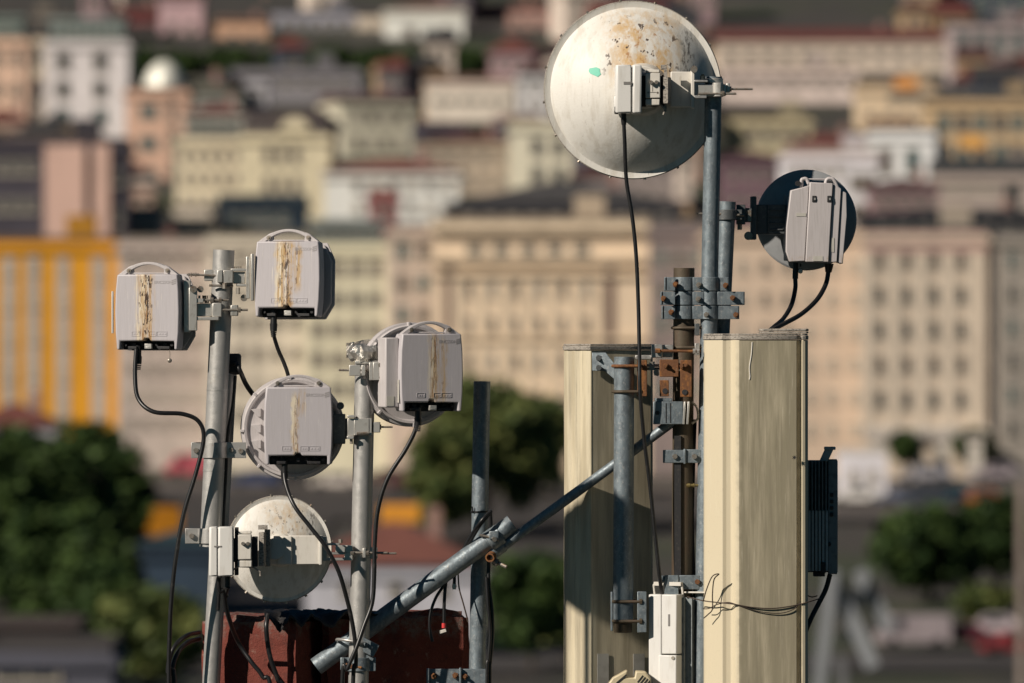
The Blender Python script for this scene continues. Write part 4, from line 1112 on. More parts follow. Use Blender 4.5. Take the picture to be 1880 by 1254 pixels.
cable('inner of two black cable loops left of the red masonry', [(366, 1173, 116), (346, 1179, 70), (329, 1194, 40), (319, 1216, 30), (316, 1240, 28), (320, 1266, 26), (330, ROOF, 30)], 4.6)
cable('thin black cable running down between the two left poles', [(432, 690, 12), (428, 740, 12), (418, 800, 10), (415, 860, 10), (411, 930, 10), (407, 1000, 10), (404, 1060, 12), (400, 1120, 20)], 3.2)
cable('long black cable hanging from the big white dish down to the white radio cabinet', [(1145.4, 228, -50), (1147, 262, -48), (1150, 330, -40), (1161, 400, -40), (1168, 470, -40), (1172, 560, -40), (1174, 652, -46), (1175, 715, -52), (1182, 800, -40), (1193, 890, -30), (1203, 985, -26), (1210, 1050, -24), (1216, 1096, -10)], 3.6)
cable('left one of two black cables from the shaded dish into the panel lid', [(1460, 510, 130), (1460, 530, 126), (1453, 560, 100), (1438, 585, 60), (1421, 600, 6), (1414, 606, -20)], 4.2)
cable('right one of two black cables from the shaded dish, bulging out wide', [(1521, 498, 130), (1516, 522, 124), (1500, 550, 90), (1472, 576, 50), (1440, 594, 8), (1418, 605, -20)], 4.4)
cable('black cable dropping from the finned radio behind the right cream panel', [(1524, 1054, 60), (1516, 1082, 58), (1502, 1110, 50), (1488, 1138, 40), (1476, 1172, 36), (1470, 1230, 36)], 4.6)
cable('black cable tied at the bare pole, passing the sloping pipe to a red tag', [(902, 938, 20), (884, 956, 8), (864, 985, 30), (845, 1020, 44), (830, 1044, 48), (820, 1062, 48), (816, 1100, 46), (815, 1146, 44)], 3.2, group='loose cables on the bare pole')
cable('black loose cable with a cut grey end hanging just below the sloping pipe', [(900, 942, 24), (882, 964, 14), (866, 990, 30), (848, 1020, 44), (836, 1046, 46), (834, 1072, 44)], 3.0, group='loose cables on the bare pole')
cable('thin black loose cable swinging left below the sloping pipe, longest to the left', [(832, 1046, 50), (818, 1070, 46), (800, 1098, 42), (790, 1128, 40), (789, 1156, 40), (794, 1178, 40)], 2.8, group='loose cables on the bare pole')
cable('thinnest grey wire dangling between the sloping pipe and the bare pole', [(841, 1052, 46), (843, 1080, 44), (850, 1106, 42), (857, 1132, 42), (859, 1142, 42)], 1.4, group='loose cables on the bare pole', m='wire')
cable('black cable running down the right side of the bare pole to the bottom edge', [(900, 936, 34), (901, 970, 40), (898, 1020, 52), (897, 1070, 50), (903, 1120, 48), (904, 1170, 48), (900, 1215, 48), (899, 1262, 48), (898, ROOF, 50)], 3.6, group='loose cables on the bare pole')
cable('second black cable close against the right edge of the bare pole foot', [(893, 1060, 44), (896, 1110, 42), (900, 1160, 44), (897, 1210, 44), (894, 1262, 44), (894, ROOF, 50)], 3.2, group='loose cables on the bare pole')
cable('thin black cable in the dark gap left of the right cream panel', [(1276, 770, 30), (1273, 860, 30), (1271, 960, 28), (1274, 1060, 26), (1276, 1100, 24)], 3.4)
cable('thin rusty wire slung across the right cream panel with a loop at its left', [(1262, 1096, -40), (1292, 1103, -66), (1316, 1106, -80), (1345, 1109, -88), (1380, 1115, -87), (1420, 1117, -83), (1462, 1111, -77), (1488, 1104, -70), (1508, 1098, -40)], 1.1, group='thin wires', m='wire',
      extra=[[(1291, 1104, -66), (1298, 1080, -84), (1308, 1058, -90), (1320, 1054, -90), (1311, 1064, -86), (1308, 1092, -80), (1308, 1118, -76), (1300, 1128, -68), (1292, 1135, -62)], [(1500, 1094, -40), (1490, 1096, -20), (1480, 1092, 10)]])
cable('second thin wire sagging a little lower across the right cream panel', [(1291, 1118, -60), (1302, 1117, -72), (1316, 1110, -80), (1336, 1106, -84), (1352, 1110, -88), (1390, 1122, -86), (1430, 1126, -82), (1456, 1119, -79), (1470, 1106, -74)], .9, group='thin wires', m='wire')
t = thing('cable_end', 'red sleeved cable end hanging in front of the red wall below the sloping pipe', 'cable end', G(815, 1158, 44))
mb = MB(world=True); mb.cyl(G(815, 1144, 44), G(815, 1153, 44), 4.2, n=10); mb.build('sleeve', M['red_tag'], t)
mb = MB(world=True); mb.box(G(813, 1159, 43), (13, 3, 6), ry=R(-18)); mb.build('tag', M['white'], t, bevel=.6)
t = thing('cable_end', 'grey metal connector on the cut cable just below the sloping pipe', 'cable end', G(834, 1083, 44))
mb = MB(world=True); mb.cyl(G(834, 1072, 44), G(834, 1082, 44), 3.6, n=10); mb.cyl(G(834, 1075, 44), G(834, 1078, 44), 4.4, n=8); mb.build('plug', M['alu'], t)
t = thing('cable_tie', 'black cable tie round the bare pole above the sloping pipe', 'cable tie', G(884, 940, 52))
mb = MB(world=True); mb.band(G(881, 941, 78), G(881, 938, 78), 15.8, 1.6); mb.cyl(G(868, 941, 64), G(867, 930, 62), 1.2, n=6); mb.build('loop', M['black'], t)
# ================================================================== the city behind
GP = [(0, 4.0), (430, 4.2), (520, 4.9), (600, 9.2), (680, 13.0), (735, 14.0), (790, 21), (900, 33.8), (1000, 44.8), (1100, 54), (1200, 63), (1300, 74), (1400, 85), (1520, 97), (1700, 120), (2100, 150), (6000, 170)]
def zg(d):
    for (a, za), (b, zb_) in zip(GP, GP[1:]):
        if d <= b: return za + (zb_ - za) * (d - a) / (b - a)
    return GP[-1][1]
def BW(px, py, d): return Vector(((px - 940) * d / FP, d - DIST, H + (627 - py) * d / FP))
_bm = {}
def bmat(col, rough=.8, kind='wall'):
    key = (tuple(round(c, 3) for c in col), rough, kind)
    if key in _bm: return _bm[key]
    k = .012   # object units are px of 2 mm: 1 m = 500
    m = mat('city ' + kind, col, rough, 0, [
        (tuple(c * .72 for c in col), .6, [('n', (.0010, .0010, .0003), .42, .66, 5.0, .65, len(_bm) * .7)]),
        (tuple(min(.85, c * 1.15) for c in col), .4, [('n', (.002, .002, .001), .52, .7, 5.0, .65, len(_bm) * 1.3)])])
    _bm[key] = m
    return m
GLASS = mat('city window glass', (.020, .026, .034), .12, 0)
GLASST = mat('city teal window glass', (.030, .075, .085), .15, 0)
GLASSB = mat('city brown window blind', (.055, .040, .036), .5, 0)
CURT = mat('city curtained window', (.20, .165, .14), .5, 0)
FRAME = mat('city pale window frame', (.42, .38, .32), .6, 0)
TILE = (.13, .038, .026)
_wm = {}
def wmesh(w, h, gl, dep=.22):
    key = (round(w, 2), round(h, 2), gl.name)
    if key in _wm: return _wm[key]
    me = bpy.data.meshes.new('window')
    vs = []; fs = []; mi = []
    def bx(x0, x1, y0, y1, z0, z1, m):
        o = len(vs)
        vs.extend([(x0, y0, z0), (x1, y0, z0), (x1, y1, z0), (x0, y1, z0), (x0, y0, z1), (x1, y0, z1), (x1, y1, z1), (x0, y1, z1)])
        for f in ((3, 2, 1, 0), (4, 5, 6, 7), (0, 1, 5, 4), (1, 2, 6, 5), (2, 3, 7, 6), (3, 0, 4, 7)):
            fs.append(tuple(i + o for i in f)); mi.append(m)
    f = min(.12, w * .1)
    bx(-w / 2 + f, w / 2 - f, -.03, .10, f, h - f, 0)
    bx(-w / 2, -w / 2 + f, -.09, .10, 0, h, 1); bx(w / 2 - f, w / 2, -.09, .10, 0, h, 1)
    bx(-w / 2 + f, w / 2 - f, -.085, .10, h - f, h, 1); bx(-w / 2 - .1, w / 2 + .1, -.22, .10, -.12, f - .004, 1)
    bx(-.04, .04, -.07, -.031, f, h - f, 1)
    me.from_pydata(vs, [], fs); me.materials.append(gl); me.materials.append(FRAME)
    me.polygons.foreach_set('material_index', mi)
    _wm[key] = me
    return me
class BB:
    def __init__(s): s.v = []; s.f = []
    def box(s, x0, x1, y0, y1, z0, z1):
        o = len(s.v)
        s.v += [(x0, y0, z0), (x1, y0, z0), (x1, y1, z0), (x0, y1, z0), (x0, y0, z1), (x1, y0, z1), (x1, y1, z1), (x0, y1, z1)]
        s.f += [tuple(i + o for i in f) for f in ((3, 2, 1, 0), (4, 5, 6, 7), (0, 1, 5, 4), (1, 2, 6, 5), (2, 3, 7, 6), (3, 0, 4, 7))]
    def poly(s, vs, fs):
        o = len(s.v); s.v += list(vs); s.f += [tuple(i + o for i in f) for f in fs]
    def build(s, name, m, parent):
        me = bpy.data.meshes.new(name); me.from_pydata(s.v, [], s.f)
        bm = bmesh.new(); bm.from_mesh(me); bmesh.ops.recalc_face_normals(bm, faces=bm.faces); bm.to_mesh(me); bm.free()
        me.materials.append(m); o = bpy.data.objects.new(name, me); COL.objects.link(o); o.parent = parent
        return o
def empty(name, loc, rz=0):
    e = bpy.data.objects.new(name, None); COL.objects.link(e); e.location = loc; e.rotation_euler = (0, 0, R(rz)); return e
def window(parent, x, y, z, w, h, gl=None):
    o = bpy.data.objects.new('window', wmesh(w, h, gl or GLASS)); COL.objects.link(o); o.parent = parent; o.location = (x, y, z); return o

def house(label, x0, x1, yt, d, col, roof=('flat', (.12, .10, .09), 8), wins=(), yaw=0, deep=12, name='building', corn=True, group=None, cat='building', extra=None):
    """block whose front spans photograph columns x0..x1 with its wall top on row yt, d metres away.
    wins: (columns, rows, width px, height px, row of first sill, row pitch, x from, x to, glass)"""
    k = d / FP
    w = (x1 - x0) * k
    zt = H + (627 - yt) * k
    zb0 = zg(d) - 1.2
    c = BW((x0 + x1) / 2, yt, d)
    t = empty(name, (c.x, c.y, zb0), yaw)
    tag(t, label, cat, group)
    hh = zt - zb0
    b = BB(); b.box(-w / 2, w / 2, 0, deep, 0, hh); b.build('wall', bmat(lit(*col)), t)
    if corn and hh > 5:
        b = BB(); b.box(-w / 2 - .35, w / 2 + .35, -.35, deep + .35, hh - .9, hh - .35); b.build('cornice', bmat(lit(*[q * .96 for q in col])), t)
    kind, rc, rh = roof
    rh = rh * k
    if kind == 'flat':
        b = BB(); b.box(-w / 2 + .25, w / 2 - .25, .25, deep - .25, hh + .004, hh + .2)
        for q in ((-w / 2, w / 2, 0, .22), (-w / 2, w / 2, deep - .22, deep)): b.box(q[0], q[1], q[2], q[3], hh + .004, hh + max(.5, rh))
        for sx in (-1, 1): b.box(min(sx * w / 2, sx * (w / 2 - .22)), max(sx * w / 2, sx * (w / 2 - .22)), .225, deep - .225, hh + .004, hh + max(.5, rh))
        rf = b.build('roof', bmat(rc, .85, 'roof'), t)
        if w > 9:
            b = BB(); b.box(w * .15, w * .15 + 2.6, 4, 7, hh + .2, hh + 2.4); b.build('stair_hut', bmat(lit(*[q * .8 for q in col])), rf)
    else:
        o_ = .5
        e = [(-w / 2 - o_, -o_, hh + .004), (w / 2 + o_, -o_, hh + .004), (w / 2 + o_, deep + o_, hh + .004), (-w / 2 - o_, deep + o_, hh + .004)]
        m_ = deep / 2
        ins = min(w * .45, m_) if kind == 'hip' else (-o_ if kind == 'gable' else 0)
        b = BB()
        if kind == 'front':      # gable end to the viewer
            b.poly(e + [(0, -o_, hh + rh), (0, deep + o_, hh + rh)], [(0, 1, 4), (2, 3, 5), (1, 2, 5, 4), (3, 0, 4, 5), (3, 2, 1, 0)])
        else:
            b.poly(e + [(-w / 2 + ins, m_, hh + rh), (w / 2 - ins, m_, hh + rh)], [(0, 1, 5, 4), (2, 3, 4, 5), (1, 2, 5), (3, 0, 4), (3, 2, 1, 0)])
        rf = b.build('roof', bmat(rc, .85, 'roof'), t)
        if w > 6:
            b = BB(); b.box(w * .2, w * .2 + .8, m_ - .4, m_ + .4, hh + rh * .4, hh + rh + 1.0); b.build('chimney', bmat(lit(150, 110, 90)), rf)
    for wn in wins:
        nc, nr, ww, wh, y0, dy, xa_, xb_ = wn[:8]
        gl = wn[8] if len(wn) > 8 else GLASS
        for r_ in range(nr):
            for c_ in range(nc):
                px = xa_ + (xb_ - xa_) * ((c_ + .5) / nc)
                gx = gl if not isinstance(gl, (list, tuple)) else gl[(c_ * 3 + r_ * 5) % len(gl)]
                window(t, (px - (x0 + x1) / 2) * k, 0, (H + (627 - (y0 + dy * r_)) * k) - zb0, ww * k, wh * k, gx)
    if extra: extra(t, w, hh, deep, k)
    return t
def px2(t, x0, x1, k, mid): return (x0 - mid) * k, (x1 - mid) * k

# ---- ground sheet
def ground():
    xs = [-2600, -1500, -900, -500] + [i * 25 for i in range(-16, 17)] + [500, 900, 1500, 2600]
    ds = [-60, 100, 250, 350, 430, 470, 520, 560, 600, 640, 680, 710, 735, 760, 790, 840, 900, 950, 1000, 1050, 1100, 1150, 1200, 1250, 1300, 1350, 1400, 1460, 1520, 1600, 1700, 1900, 2100, 3000, 6000]
    vs = [(x, d - DIST, zg(max(0, d))) for d in ds for x in xs]
    n = len(xs)
    fs = [(j * n + i, j * n + i + 1, (j + 1) * n + i + 1, (j + 1) * n + i) for j in range(len(ds) - 1) for i in range(n - 1)]
    me = bpy.data.meshes.new('ground'); me.from_pydata(vs, [], fs)
    m = mat('city ground', (.042, .038, .034), .9, 0, [
        ((.035, .045, .022), .9, [('n', (.00006, .00006, .00006), .50, .60, 5.0, .6)]),
        ((.10, .08, .06), .5, [('n', (.0004, .0004, .0004), .5, .65, 5.0, .6, 3.0)])])
    me.materials.append(m); o = bpy.data.objects.new('ground', me); COL.objects.link(o); tag(o, kind='structure')
    # streets: sheets a little above the ground, following it
    def strip(name, pts, wd, m, lift):
        vs = []
        L = []
        for (a, b) in zip(pts, pts[1:]):
            for q in range(8): L.append((a[0] + (b[0] - a[0]) * q / 8, a[1] + (b[1] - a[1]) * q / 8))
        L.append(pts[-1])
        for i, (x, d) in enumerate(L):
            p, q = L[max(0, i - 1)], L[min(len(L) - 1, i + 1)]
            tx, ty = q[0] - p[0], q[1] - p[1]; l = math.hypot(tx, ty); nx, ny = -ty / l, tx / l
            for s_ in (-1, 1):
                xx, dd = x + nx * wd / 2 * s_, d + ny * wd / 2 * s_
                vs.append((xx, dd - DIST, zg(dd) + lift))
        fs = [(2 * i, 2 * i + 1, 2 * i + 3, 2 * i + 2) for i in range(len(L) - 1)]
        me = bpy.data.meshes.new(name); me.from_pydata(vs, [], fs); me.materials.append(m)
        o = bpy.data.objects.new(name, me); COL.objects.link(o); tag(o, kind='structure')
    asp = mat('city asphalt', (.050, .044, .042), .8, 0, [((.032, .030, .030), .6, [('n', (.0008, .0008, .0008), .45, .62)])])
    pave = mat('city pavement', (.115, .10, .092), .85, 0, [((.08, .07, .065), .6, [('n', (.001, .001, .001), .45, .62)])])
    strip('pavement', [(-120, 668), (140, 668)], 30, pave, .10)
    strip('road', [(-120, 655), (140, 650)], 34, asp, .25)
    strip('road', [(-26, 500), (-20, 560), (-20, 640)], 12, asp, .22)
    strip('road', [(-14, 505), (60, 512), (110, 520)], 24, asp, .24)
    strip('road', [(-4, 640), (4, 600), (4, 540)], 10, asp, .30)
ground()

CREAM = (206, 184, 150); DARKR = (.035, .034, .035); GREY = (.045, .043, .043)
# ---- far row along the top edge
house('dim brown block with a dark roof at the top left corner', -60, 130, 30, 1330, (128, 112, 90), ('flat', GREY, 6), [(5, 1, 14, 16, 62, 30, -50, 120)])
house('dark red gabled house at the top edge, right of the white tower', 215, 290, 30, 1320, (120, 52, 48), ('gable', (.10, .03, .025), 24), [(2, 1, 12, 16, 62, 30, 225, 285)])
house('narrow pinkish house with one window high on the left skyline', 292, 372, -6, 1300, (188, 148, 136), ('hip', TILE, 14), [(2, 2, 14, 22, 62, 50, 300, 366)])
house('house with a mustard yellow roof side at the top edge', 385, 520, 14, 1380, (200, 158, 88), ('hip', (.40, .26, .09), 22), [])
house('tan house under the mustard roofed one, small arched window', 396, 492, 38, 1290, (196, 146, 106), ('gable', (.18, .10, .07), 10), [(2, 1, 16, 22, 84, 30, 410, 480)])
house('long pale grey block at the top, above the dark tree band', 498, 660, 24, 1310, (138, 130, 126), ('flat', GREY, 6), [(6, 2, 12, 16, 54, 34, 505, 655, [GLASS, GLASSB])])
house('bright white house with two doors near the top centre', 705, 852, 16, 1290, (238, 216, 182), ('hip', (.16, .06, .05), 16), [(2, 1, 20, 34, 82, 30, 720, 850, GLASSB)])
house('beige strip of a house left of the bright white one', 655, 706, 30, 1305, (190, 166, 134), ('flat', GREY, 5), [(2, 1, 12, 18, 70, 30, 660, 700)])
house('dark brown house with a brick red roof, top centre', 876, 1004, 30, 1330, (110, 92, 88), ('gable', (.15, .045, .03), 26), [(3, 1, 14, 22, 76, 30, 885, 995)])
house('peach house peeping out left of the big dish near the top', 932, 1010, 22, 1310, (176, 128, 104), ('flat', GREY, 6), [(2, 2, 12, 16, 48, 34, 938, 1000)])
house('grey green house right of the big dish at the top edge', 1318, 1410, 8, 1400, (132, 128, 112), ('flat', (.07, .08, .06), 8), [(3, 1, 12, 18, 42, 34, 1325, 1400)])
house('brown house with a dark slate roof at the top right', 1404, 1500, 30, 1380, (146, 112, 92), ('gable', (.10, .06, .05), 20), [(3, 1, 12, 16, 58, 34, 1410, 1495)])
house('brown block beside it under a low ridge', 1500, 1620, 24, 1390, (156, 128, 104), ('hip', (.09, .06, .055), 20), [(4, 1, 12, 16, 54, 34, 1505, 1612)])
house('teal black block filling the upper right corner', 1730, 1930, -30, 1330, (58, 62, 66), ('flat', DARKR, 6), [(4, 1, 18, 30, 20, 30, 1740, 1900, GLASST)])
house('long cream terrace under a deep red tiled roof, upper right', 1316, 1742, 74, 1220, (214, 186, 152), ('gable', (.125, .030, .025), 24), [(12, 1, 16, 18, 112, 30, 1325, 1735, [GLASS, GLASSB, GLASST])], deep=16)
house('pale striped block with tall teal windows at the right edge', 1744, 1890, 46, 1190, (172, 148, 132), ('flat', DARKR, 8), [(4, 2, 22, 44, 100, 58, 1750, 1885, GLASST)])
# ---- dome hall
def dome(t, w, hh, deep, k):
    b = BB(); n = 22; mm = 10
    cx, cy, rx, ry, rz = -w * .27, 3.2, w * .22, 3.0, 4.1
    vs = [(cx, cy, hh + rz)]
    for j in range(1, mm + 1):
        a = math.pi / 2 * j / mm
        for i in range(n): vs.append((cx + rx * math.sin(a) * math.cos(2 * math.pi * i / n), cy + ry * math.sin(a) * math.sin(2 * math.pi * i / n), hh + rz * math.cos(a)))
    fs = [(0, 1 + i, 1 + (i + 1) % n) for i in range(n)] + [(1 + j * n + i, 1 + j * n + (i + 1) % n, 1 + (j + 1) * n + (i + 1) % n, 1 + (j + 1) * n + i) for j in range(mm - 1) for i in range(n)]
    b.poly(vs, fs); b.build('dome', mat('pale lead dome', (.80, .79, .70), .5, .2), t)
house('hall with a shining white dome beside the white tower', 258, 440, 170, 1020, (150, 142, 120), ('hip', (.105, .10, .075), 34), [], deep=18, extra=dome)
# ---- middle rows, left
def attic(col, wn, gl=GLASST):
    def f(t, w, hh, deep, k):
        b = BB(); b.box(-w / 2 + .8, w / 2 - .8, .9, deep - .9, hh + .6, hh + 36 * k); a = b.build('attic_storey', bmat(lit(*col)), t)
        b = BB(); b.box(-w / 2 + .3, w / 2 - .3, .4, deep - .4, hh + 36 * k + .004, hh + 36 * k + .5); b.build('attic_roof', bmat(lit(*[c * .9 for c in col]), .8, 'roof'), a)
        for i in range(wn): window(a, -w / 2 + 1 + (w - 2) * (i + .5) / wn, .9, hh + 6 * k, (w - 2) / wn * .62, 20 * k, gl)
    return f
house('tall white tower block with two window columns and a grey green attic, upper left', 82, 236, 76, 1030, (214, 196, 176), ('flat', (.12, .13, .11), 4), [(2, 4, 26, 32, 128, 51, 82, 218, [GLASS, GLASST, GLASS])], extra=attic((140, 146, 128), 7))
house('peach tower cut by the left edge of the picture', -60, 50, 72, 1052, (224, 176, 136), ('flat', (.10, .11, .09), 8), [(3, 4, 16, 34, 124, 56, -55, 46)], extra=attic((130, 136, 116), 5))
house('cream strip house squeezed between the peach tower and the white tower', 52, 84, 70, 1075, (214, 186, 146), ('flat', GREY, 4), [(1, 4, 14, 30, 120, 52, 54, 82)])
house('peach apartment house right of the white tower', 230, 346, 166, 1000, (206, 158, 122), ('flat', (.12, .10, .08), 6), [(1, 3, 34, 24, 216, 58, 248, 296, GLASST), (1, 3, 14, 46, 222, 58, 300, 330, GLASSB)])
house('house with a band of grey windows below a small dark red roof', 340, 446, 208, 980, (176, 162, 136), ('hip', (.13, .030, .026), 20), [(6, 1, 13, 34, 250, 40, 342, 440, GLASST)])
house('cream house front with faint windows below the grey window band', 322, 452, 254, 960, (216, 192, 148), ('flat', (.2, .18, .15), 4), [(5, 3, 12, 18, 296, 40, 326, 446, [GLASSB, FRAME, GLASSB])])
def gab(t, w, hh, deep, k):
    b = BB(); n = 14; r_ = 30 * k; cx = 18 * k
    o = [(cx + r_ * math.cos(math.pi * i / n), 0, hh + r_ * 1.1 * math.sin(math.pi * i / n)) for i in range(n + 1)]
    o2 = [(x, 1.2, z) for x, y, z in o]
    m_ = n + 1
    b.poly(o + o2, [tuple(range(m_)), tuple(range(2 * m_ - 1, m_ - 1, -1))] + [(i, i + 1, m_ + i + 1, m_ + i) for i in range(n)])
    b.build('round_gable', bmat(lit(218, 194, 146)), t)
    b = BB(); b.box(-w / 2 + .6, w / 2 - .6, 1.6, 9, hh + .5, hh + 46 * k); b.build('roof_block', bmat((.075, .060, .060), .8, 'roof'), t)
house('cream house with a round gable and triple windows, left of centre', 440, 606, 248, 940, (218, 194, 146), ('flat', (.2, .18, .15), 3), [(3, 3, 15, 32, 300, 54, 478, 556, GLASSB)], extra=gab)
house('long low grey slab roofed hall behind the round gabled house', 424, 662, 128, 1150, (128, 118, 110), ('flat', GREY, 4), [(6, 1, 20, 12, 160, 30, 440, 650)])
house('small whitish tower in front of the grey hall', 452, 492, 148, 1080, (176, 164, 152), ('flat', GREY, 4), [(1, 2, 12, 16, 182, 36, 460, 486)])
house('cream house with a shaded left flank, centre left', 624, 762, 184, 1040, (216, 198, 158), ('gable', (.085, .045, .045), 16), [(4, 2, 15, 24, 226, 48, 640, 750, [FRAME, GLASSB])], yaw=14)
house('peach house with a dark strip of windows across it, near the centre top', 782, 944, 146, 1110, (236, 200, 166), ('hip', (.16, .08, .06), 10), [(6, 2, 18, 9, 190, 54, 790, 936, GLASS)])
house('tan house with a maroon eave below the peach house', 764, 946, 258, 980, (170, 146, 116), ('hip', (.14, .045, .035), 14), [(5, 2, 14, 20, 300, 40, 775, 936, [GLASSB, GLASS])])
house('cream house with yellow side half hidden by the big dish', 934, 1050, 226, 970, (214, 196, 156), ('flat', (.25, .2, .14), 4), [(2, 2, 22, 32, 284, 52, 966, 1044)])
house('pink white house with a wide brick red roof, left of centre', 596, 842, 312, 880, (244, 214, 184), ('hip', (.20, .065, .05), 22), [(6, 2, 14, 20, 350, 40, 640, 836, [GLASSB, FRAME, GLASSB, FRAME])])
house('small brick red house below the pink white one', 676, 728, 356, 840, (150, 90, 78), ('flat', TILE, 4), [(1, 1, 14, 18, 392, 30, 684, 722)])
house('wide dark grey roofed market hall behind the big stone building', 826, 1250, 374, 830, (60, 56, 56), ('hip', (.058, .055, .056), 46), [(10, 1, 20, 10, 396, 30, 840, 1240)], deep=22)
# ---- middle rows, right
house('pale tan terrace right of the tall pole', 1326, 1574, 128, 1150, (214, 186, 160), ('flat', (.17, .13, .10), 6), [(8, 2, 14, 18, 162, 44, 1332, 1570, [GLASSB, FRAME, GLASS])])
house('yellowish house with a dark doorway and an orange awning, right', 1574, 1716, 158, 1090, (214, 180, 134), ('flat', (.24, .17, .11), 5), [(1, 1, 62, 24, 184, 30, 1624, 1700, GLASS), (4, 1, 12, 16, 222, 30, 1580, 1712, GLASSB)])
house('mustard tan building with a row of teal windows at the right edge', 1704, 1930, 184, 1030, (196, 158, 108), ('flat', (.05, .055, .055), 12), [(6, 2, 26, 34, 242, 54, 1716, 1920, [GLASST, GLASS])])
house('mottled yellow brown house right of the tall pole', 1330, 1490, 218, 1040, (186, 164, 118), ('flat', (.10, .08, .06), 8), [(5, 2, 18, 26, 262, 46, 1336, 1484, [GLASS, GLASSB])])
house('low house under a dark red roof above the shaded dish', 1452, 1584, 264, 990, (176, 130, 110), ('hip', (.15, .040, .032), 22), [(5, 1, 14, 14, 286, 30, 1458, 1578)])
house('bright pinkish white house behind the shaded dish', 1436, 1612, 284, 930, (230, 208, 190), ('flat', (.3, .25, .2), 4), [(3, 2, 16, 30, 350, 54, 1560, 1608, GLASSB), (4, 1, 12, 20, 326, 54, 1450, 1550, FRAME)])
house('white house with a greenish window, right of the shaded dish', 1592, 1716, 242, 960, (222, 210, 188), ('flat', (.12, .11, .11), 8), [(2, 1, 28, 46, 318, 60, 1600, 1700, [GLASSB, GLASST]), (3, 1, 12, 18, 372, 60, 1600, 1710)], yaw=-6)
house('maroon house just right of the tall pole', 1326, 1422, 286, 900, (112, 78, 80), ('hip', (.09, .04, .045), 12), [(3, 2, 14, 22, 330, 44, 1332, 1416)])
house('brown pink house low behind the right dish', 1600, 1722, 338, 850, (142, 108, 98), ('hip', (.10, .05, .045), 14), [(4, 1, 14, 22, 378, 40, 1606, 1716)])
house('tan house with a big dark opening at the right edge', 1716, 1930, 320, 870, (176, 152, 128), ('flat', (.045, .048, .052), 30), [(1, 1, 30, 52, 388, 40, 1836, 1880), (4, 1, 14, 22, 356, 40, 1724, 1830, FRAME)])
house('dark eaved block above the two hotels at right', 1590, 1960, 392, 800, (34, 36, 42), ('hip', (.030, .033, .038), 12), [(9, 1, 18, 10, 412, 30, 1600, 1950)], deep=16)
# ---- front row of big facades
def pil(cols, col, y0, y1, pp=.55):
    def f(t, w, hh, deep, k):
        for (a, b_) in cols:
            b = BB(); b.box(a * k, b_ * k, -pp, .2, hh - (y1) * k, hh - y0 * k); b.build('pilaster', bmat(lit(*col)), t)
    return f
house('yellow apartment building with grey window strips, left edge', -70, 218, 444, 724, (206, 134, 8), ('flat', (.12, .075, .045), 6),
      [(1, 5, 21, 28, 506, 64, 2, 24), (1, 5, 23, 30, 500, 64, 48, 74), (1, 5, 21, 28, 508, 64, 104, 128), (1, 5, 21, 28, 512, 64, 170, 196)],
      extra=pil([(-70, -46), (-26, -2), (29, 53), (94, 120)], (168, 152, 130), 28, 330, .06))
house('dark brown building with two pink pilasters above the yellow one', -60, 232, 262, 780, (64, 56, 58), ('flat', (.05, .035, .035), 4), [(5, 2, 20, 26, 320, 70, -50, 70), (2, 2, 20, 30, 340, 70, 166, 228)],
      extra=pil([(-4, 70), (84, 116)], (206, 160, 130), 4, 176))
house('deep red roofed house at the left edge, above the yellow building', -50, 66, 304, 800, (72, 40, 40), ('hip', (.13, .025, .024), 32), [(3, 1, 14, 20, 350, 40, -40, 60)])
house('pale block with a whitish top storey right of the yellow building', 216, 384, 444, 720, (182, 158, 134), ('flat', (.2, .17, .14), 5), [(5, 7, 13, 22, 486, 50, 226, 376, [GLASSB, FRAME, GLASSB])])
house('whitish grey roof tower behind the pale block', 222, 294, 388, 790, (190, 174, 152), ('flat', (.2, .18, .16), 4), [(2, 1, 12, 24, 432, 40, 230, 286)])
house('small cream roof house next to the whitish roof tower', 318, 384, 384, 800, (200, 178, 146), ('flat', (.15, .13, .11), 4), [(2, 1, 10, 18, 412, 40, 324, 380)])
house('dark teal glass block behind the upper left radio', 400, 560, 366, 800, (26, 42, 50), ('flat', (.03, .045, .05), 4), [(4, 2, 18, 20, 412, 36, 416, 534, GLASST)])
house('cream apartment building behind the left radios', 378, 566, 436, 716, (206, 184, 150), ('flat', (.16, .15, .12), 6), [(5, 6, 17, 26, 492, 56, 388, 560, [GLASSB, GLASS, FRAME])])
house('light cream building with a grey green attic storey, left of the big stone building', 560, 716, 448, 712, (214, 196, 152), ('flat', (.14, .15, .13), 4), [(4, 5, 22, 28, 506, 55, 566, 706, [GLASSB, GLASSB, GLASS])], extra=attic((136, 138, 122), 8, GLASST))
house('tan building with pale teal bay windows, left of the big stone building', 712, 806, 420, 710, (186, 160, 132), ('flat', (.14, .11, .10), 4), [(2, 5, 24, 34, 478, 58, 720, 796, [GLASST, GLASSB])])
def stone(t, w, hh, deep, k):
    mid = 0
    wc = bmat(lit(222, 190, 146))
    for y0, y1, p in ((0, 16, .9), (62, 72, .7), (92, 98, .5), (210, 216, .4), (314, 322, .5)):
        b = BB(); b.box(-w / 2 - p * .5, w / 2 + p * .5, -p, .3, hh - y1 * k, hh - y0 * k - .01); b.build('moulding', wc, t)
    for i in range(7):
        x = (-158 + i * 43.3) * k
        b = BB(); b.box(x - 7 * k, x + 7 * k, -.10, .2, hh - 313 * k, hh - 99 * k); b.build('pilaster', wc, t)
    for x in (-172, 124):
        b = BB(); b.box((x - 9) * k, (x + 9) * k, -.08, .2, hh - 300 * k, hh - 74 * k); b.build('recess_panel', bmat((.16, .10, .085), .8, 'wall'), t)
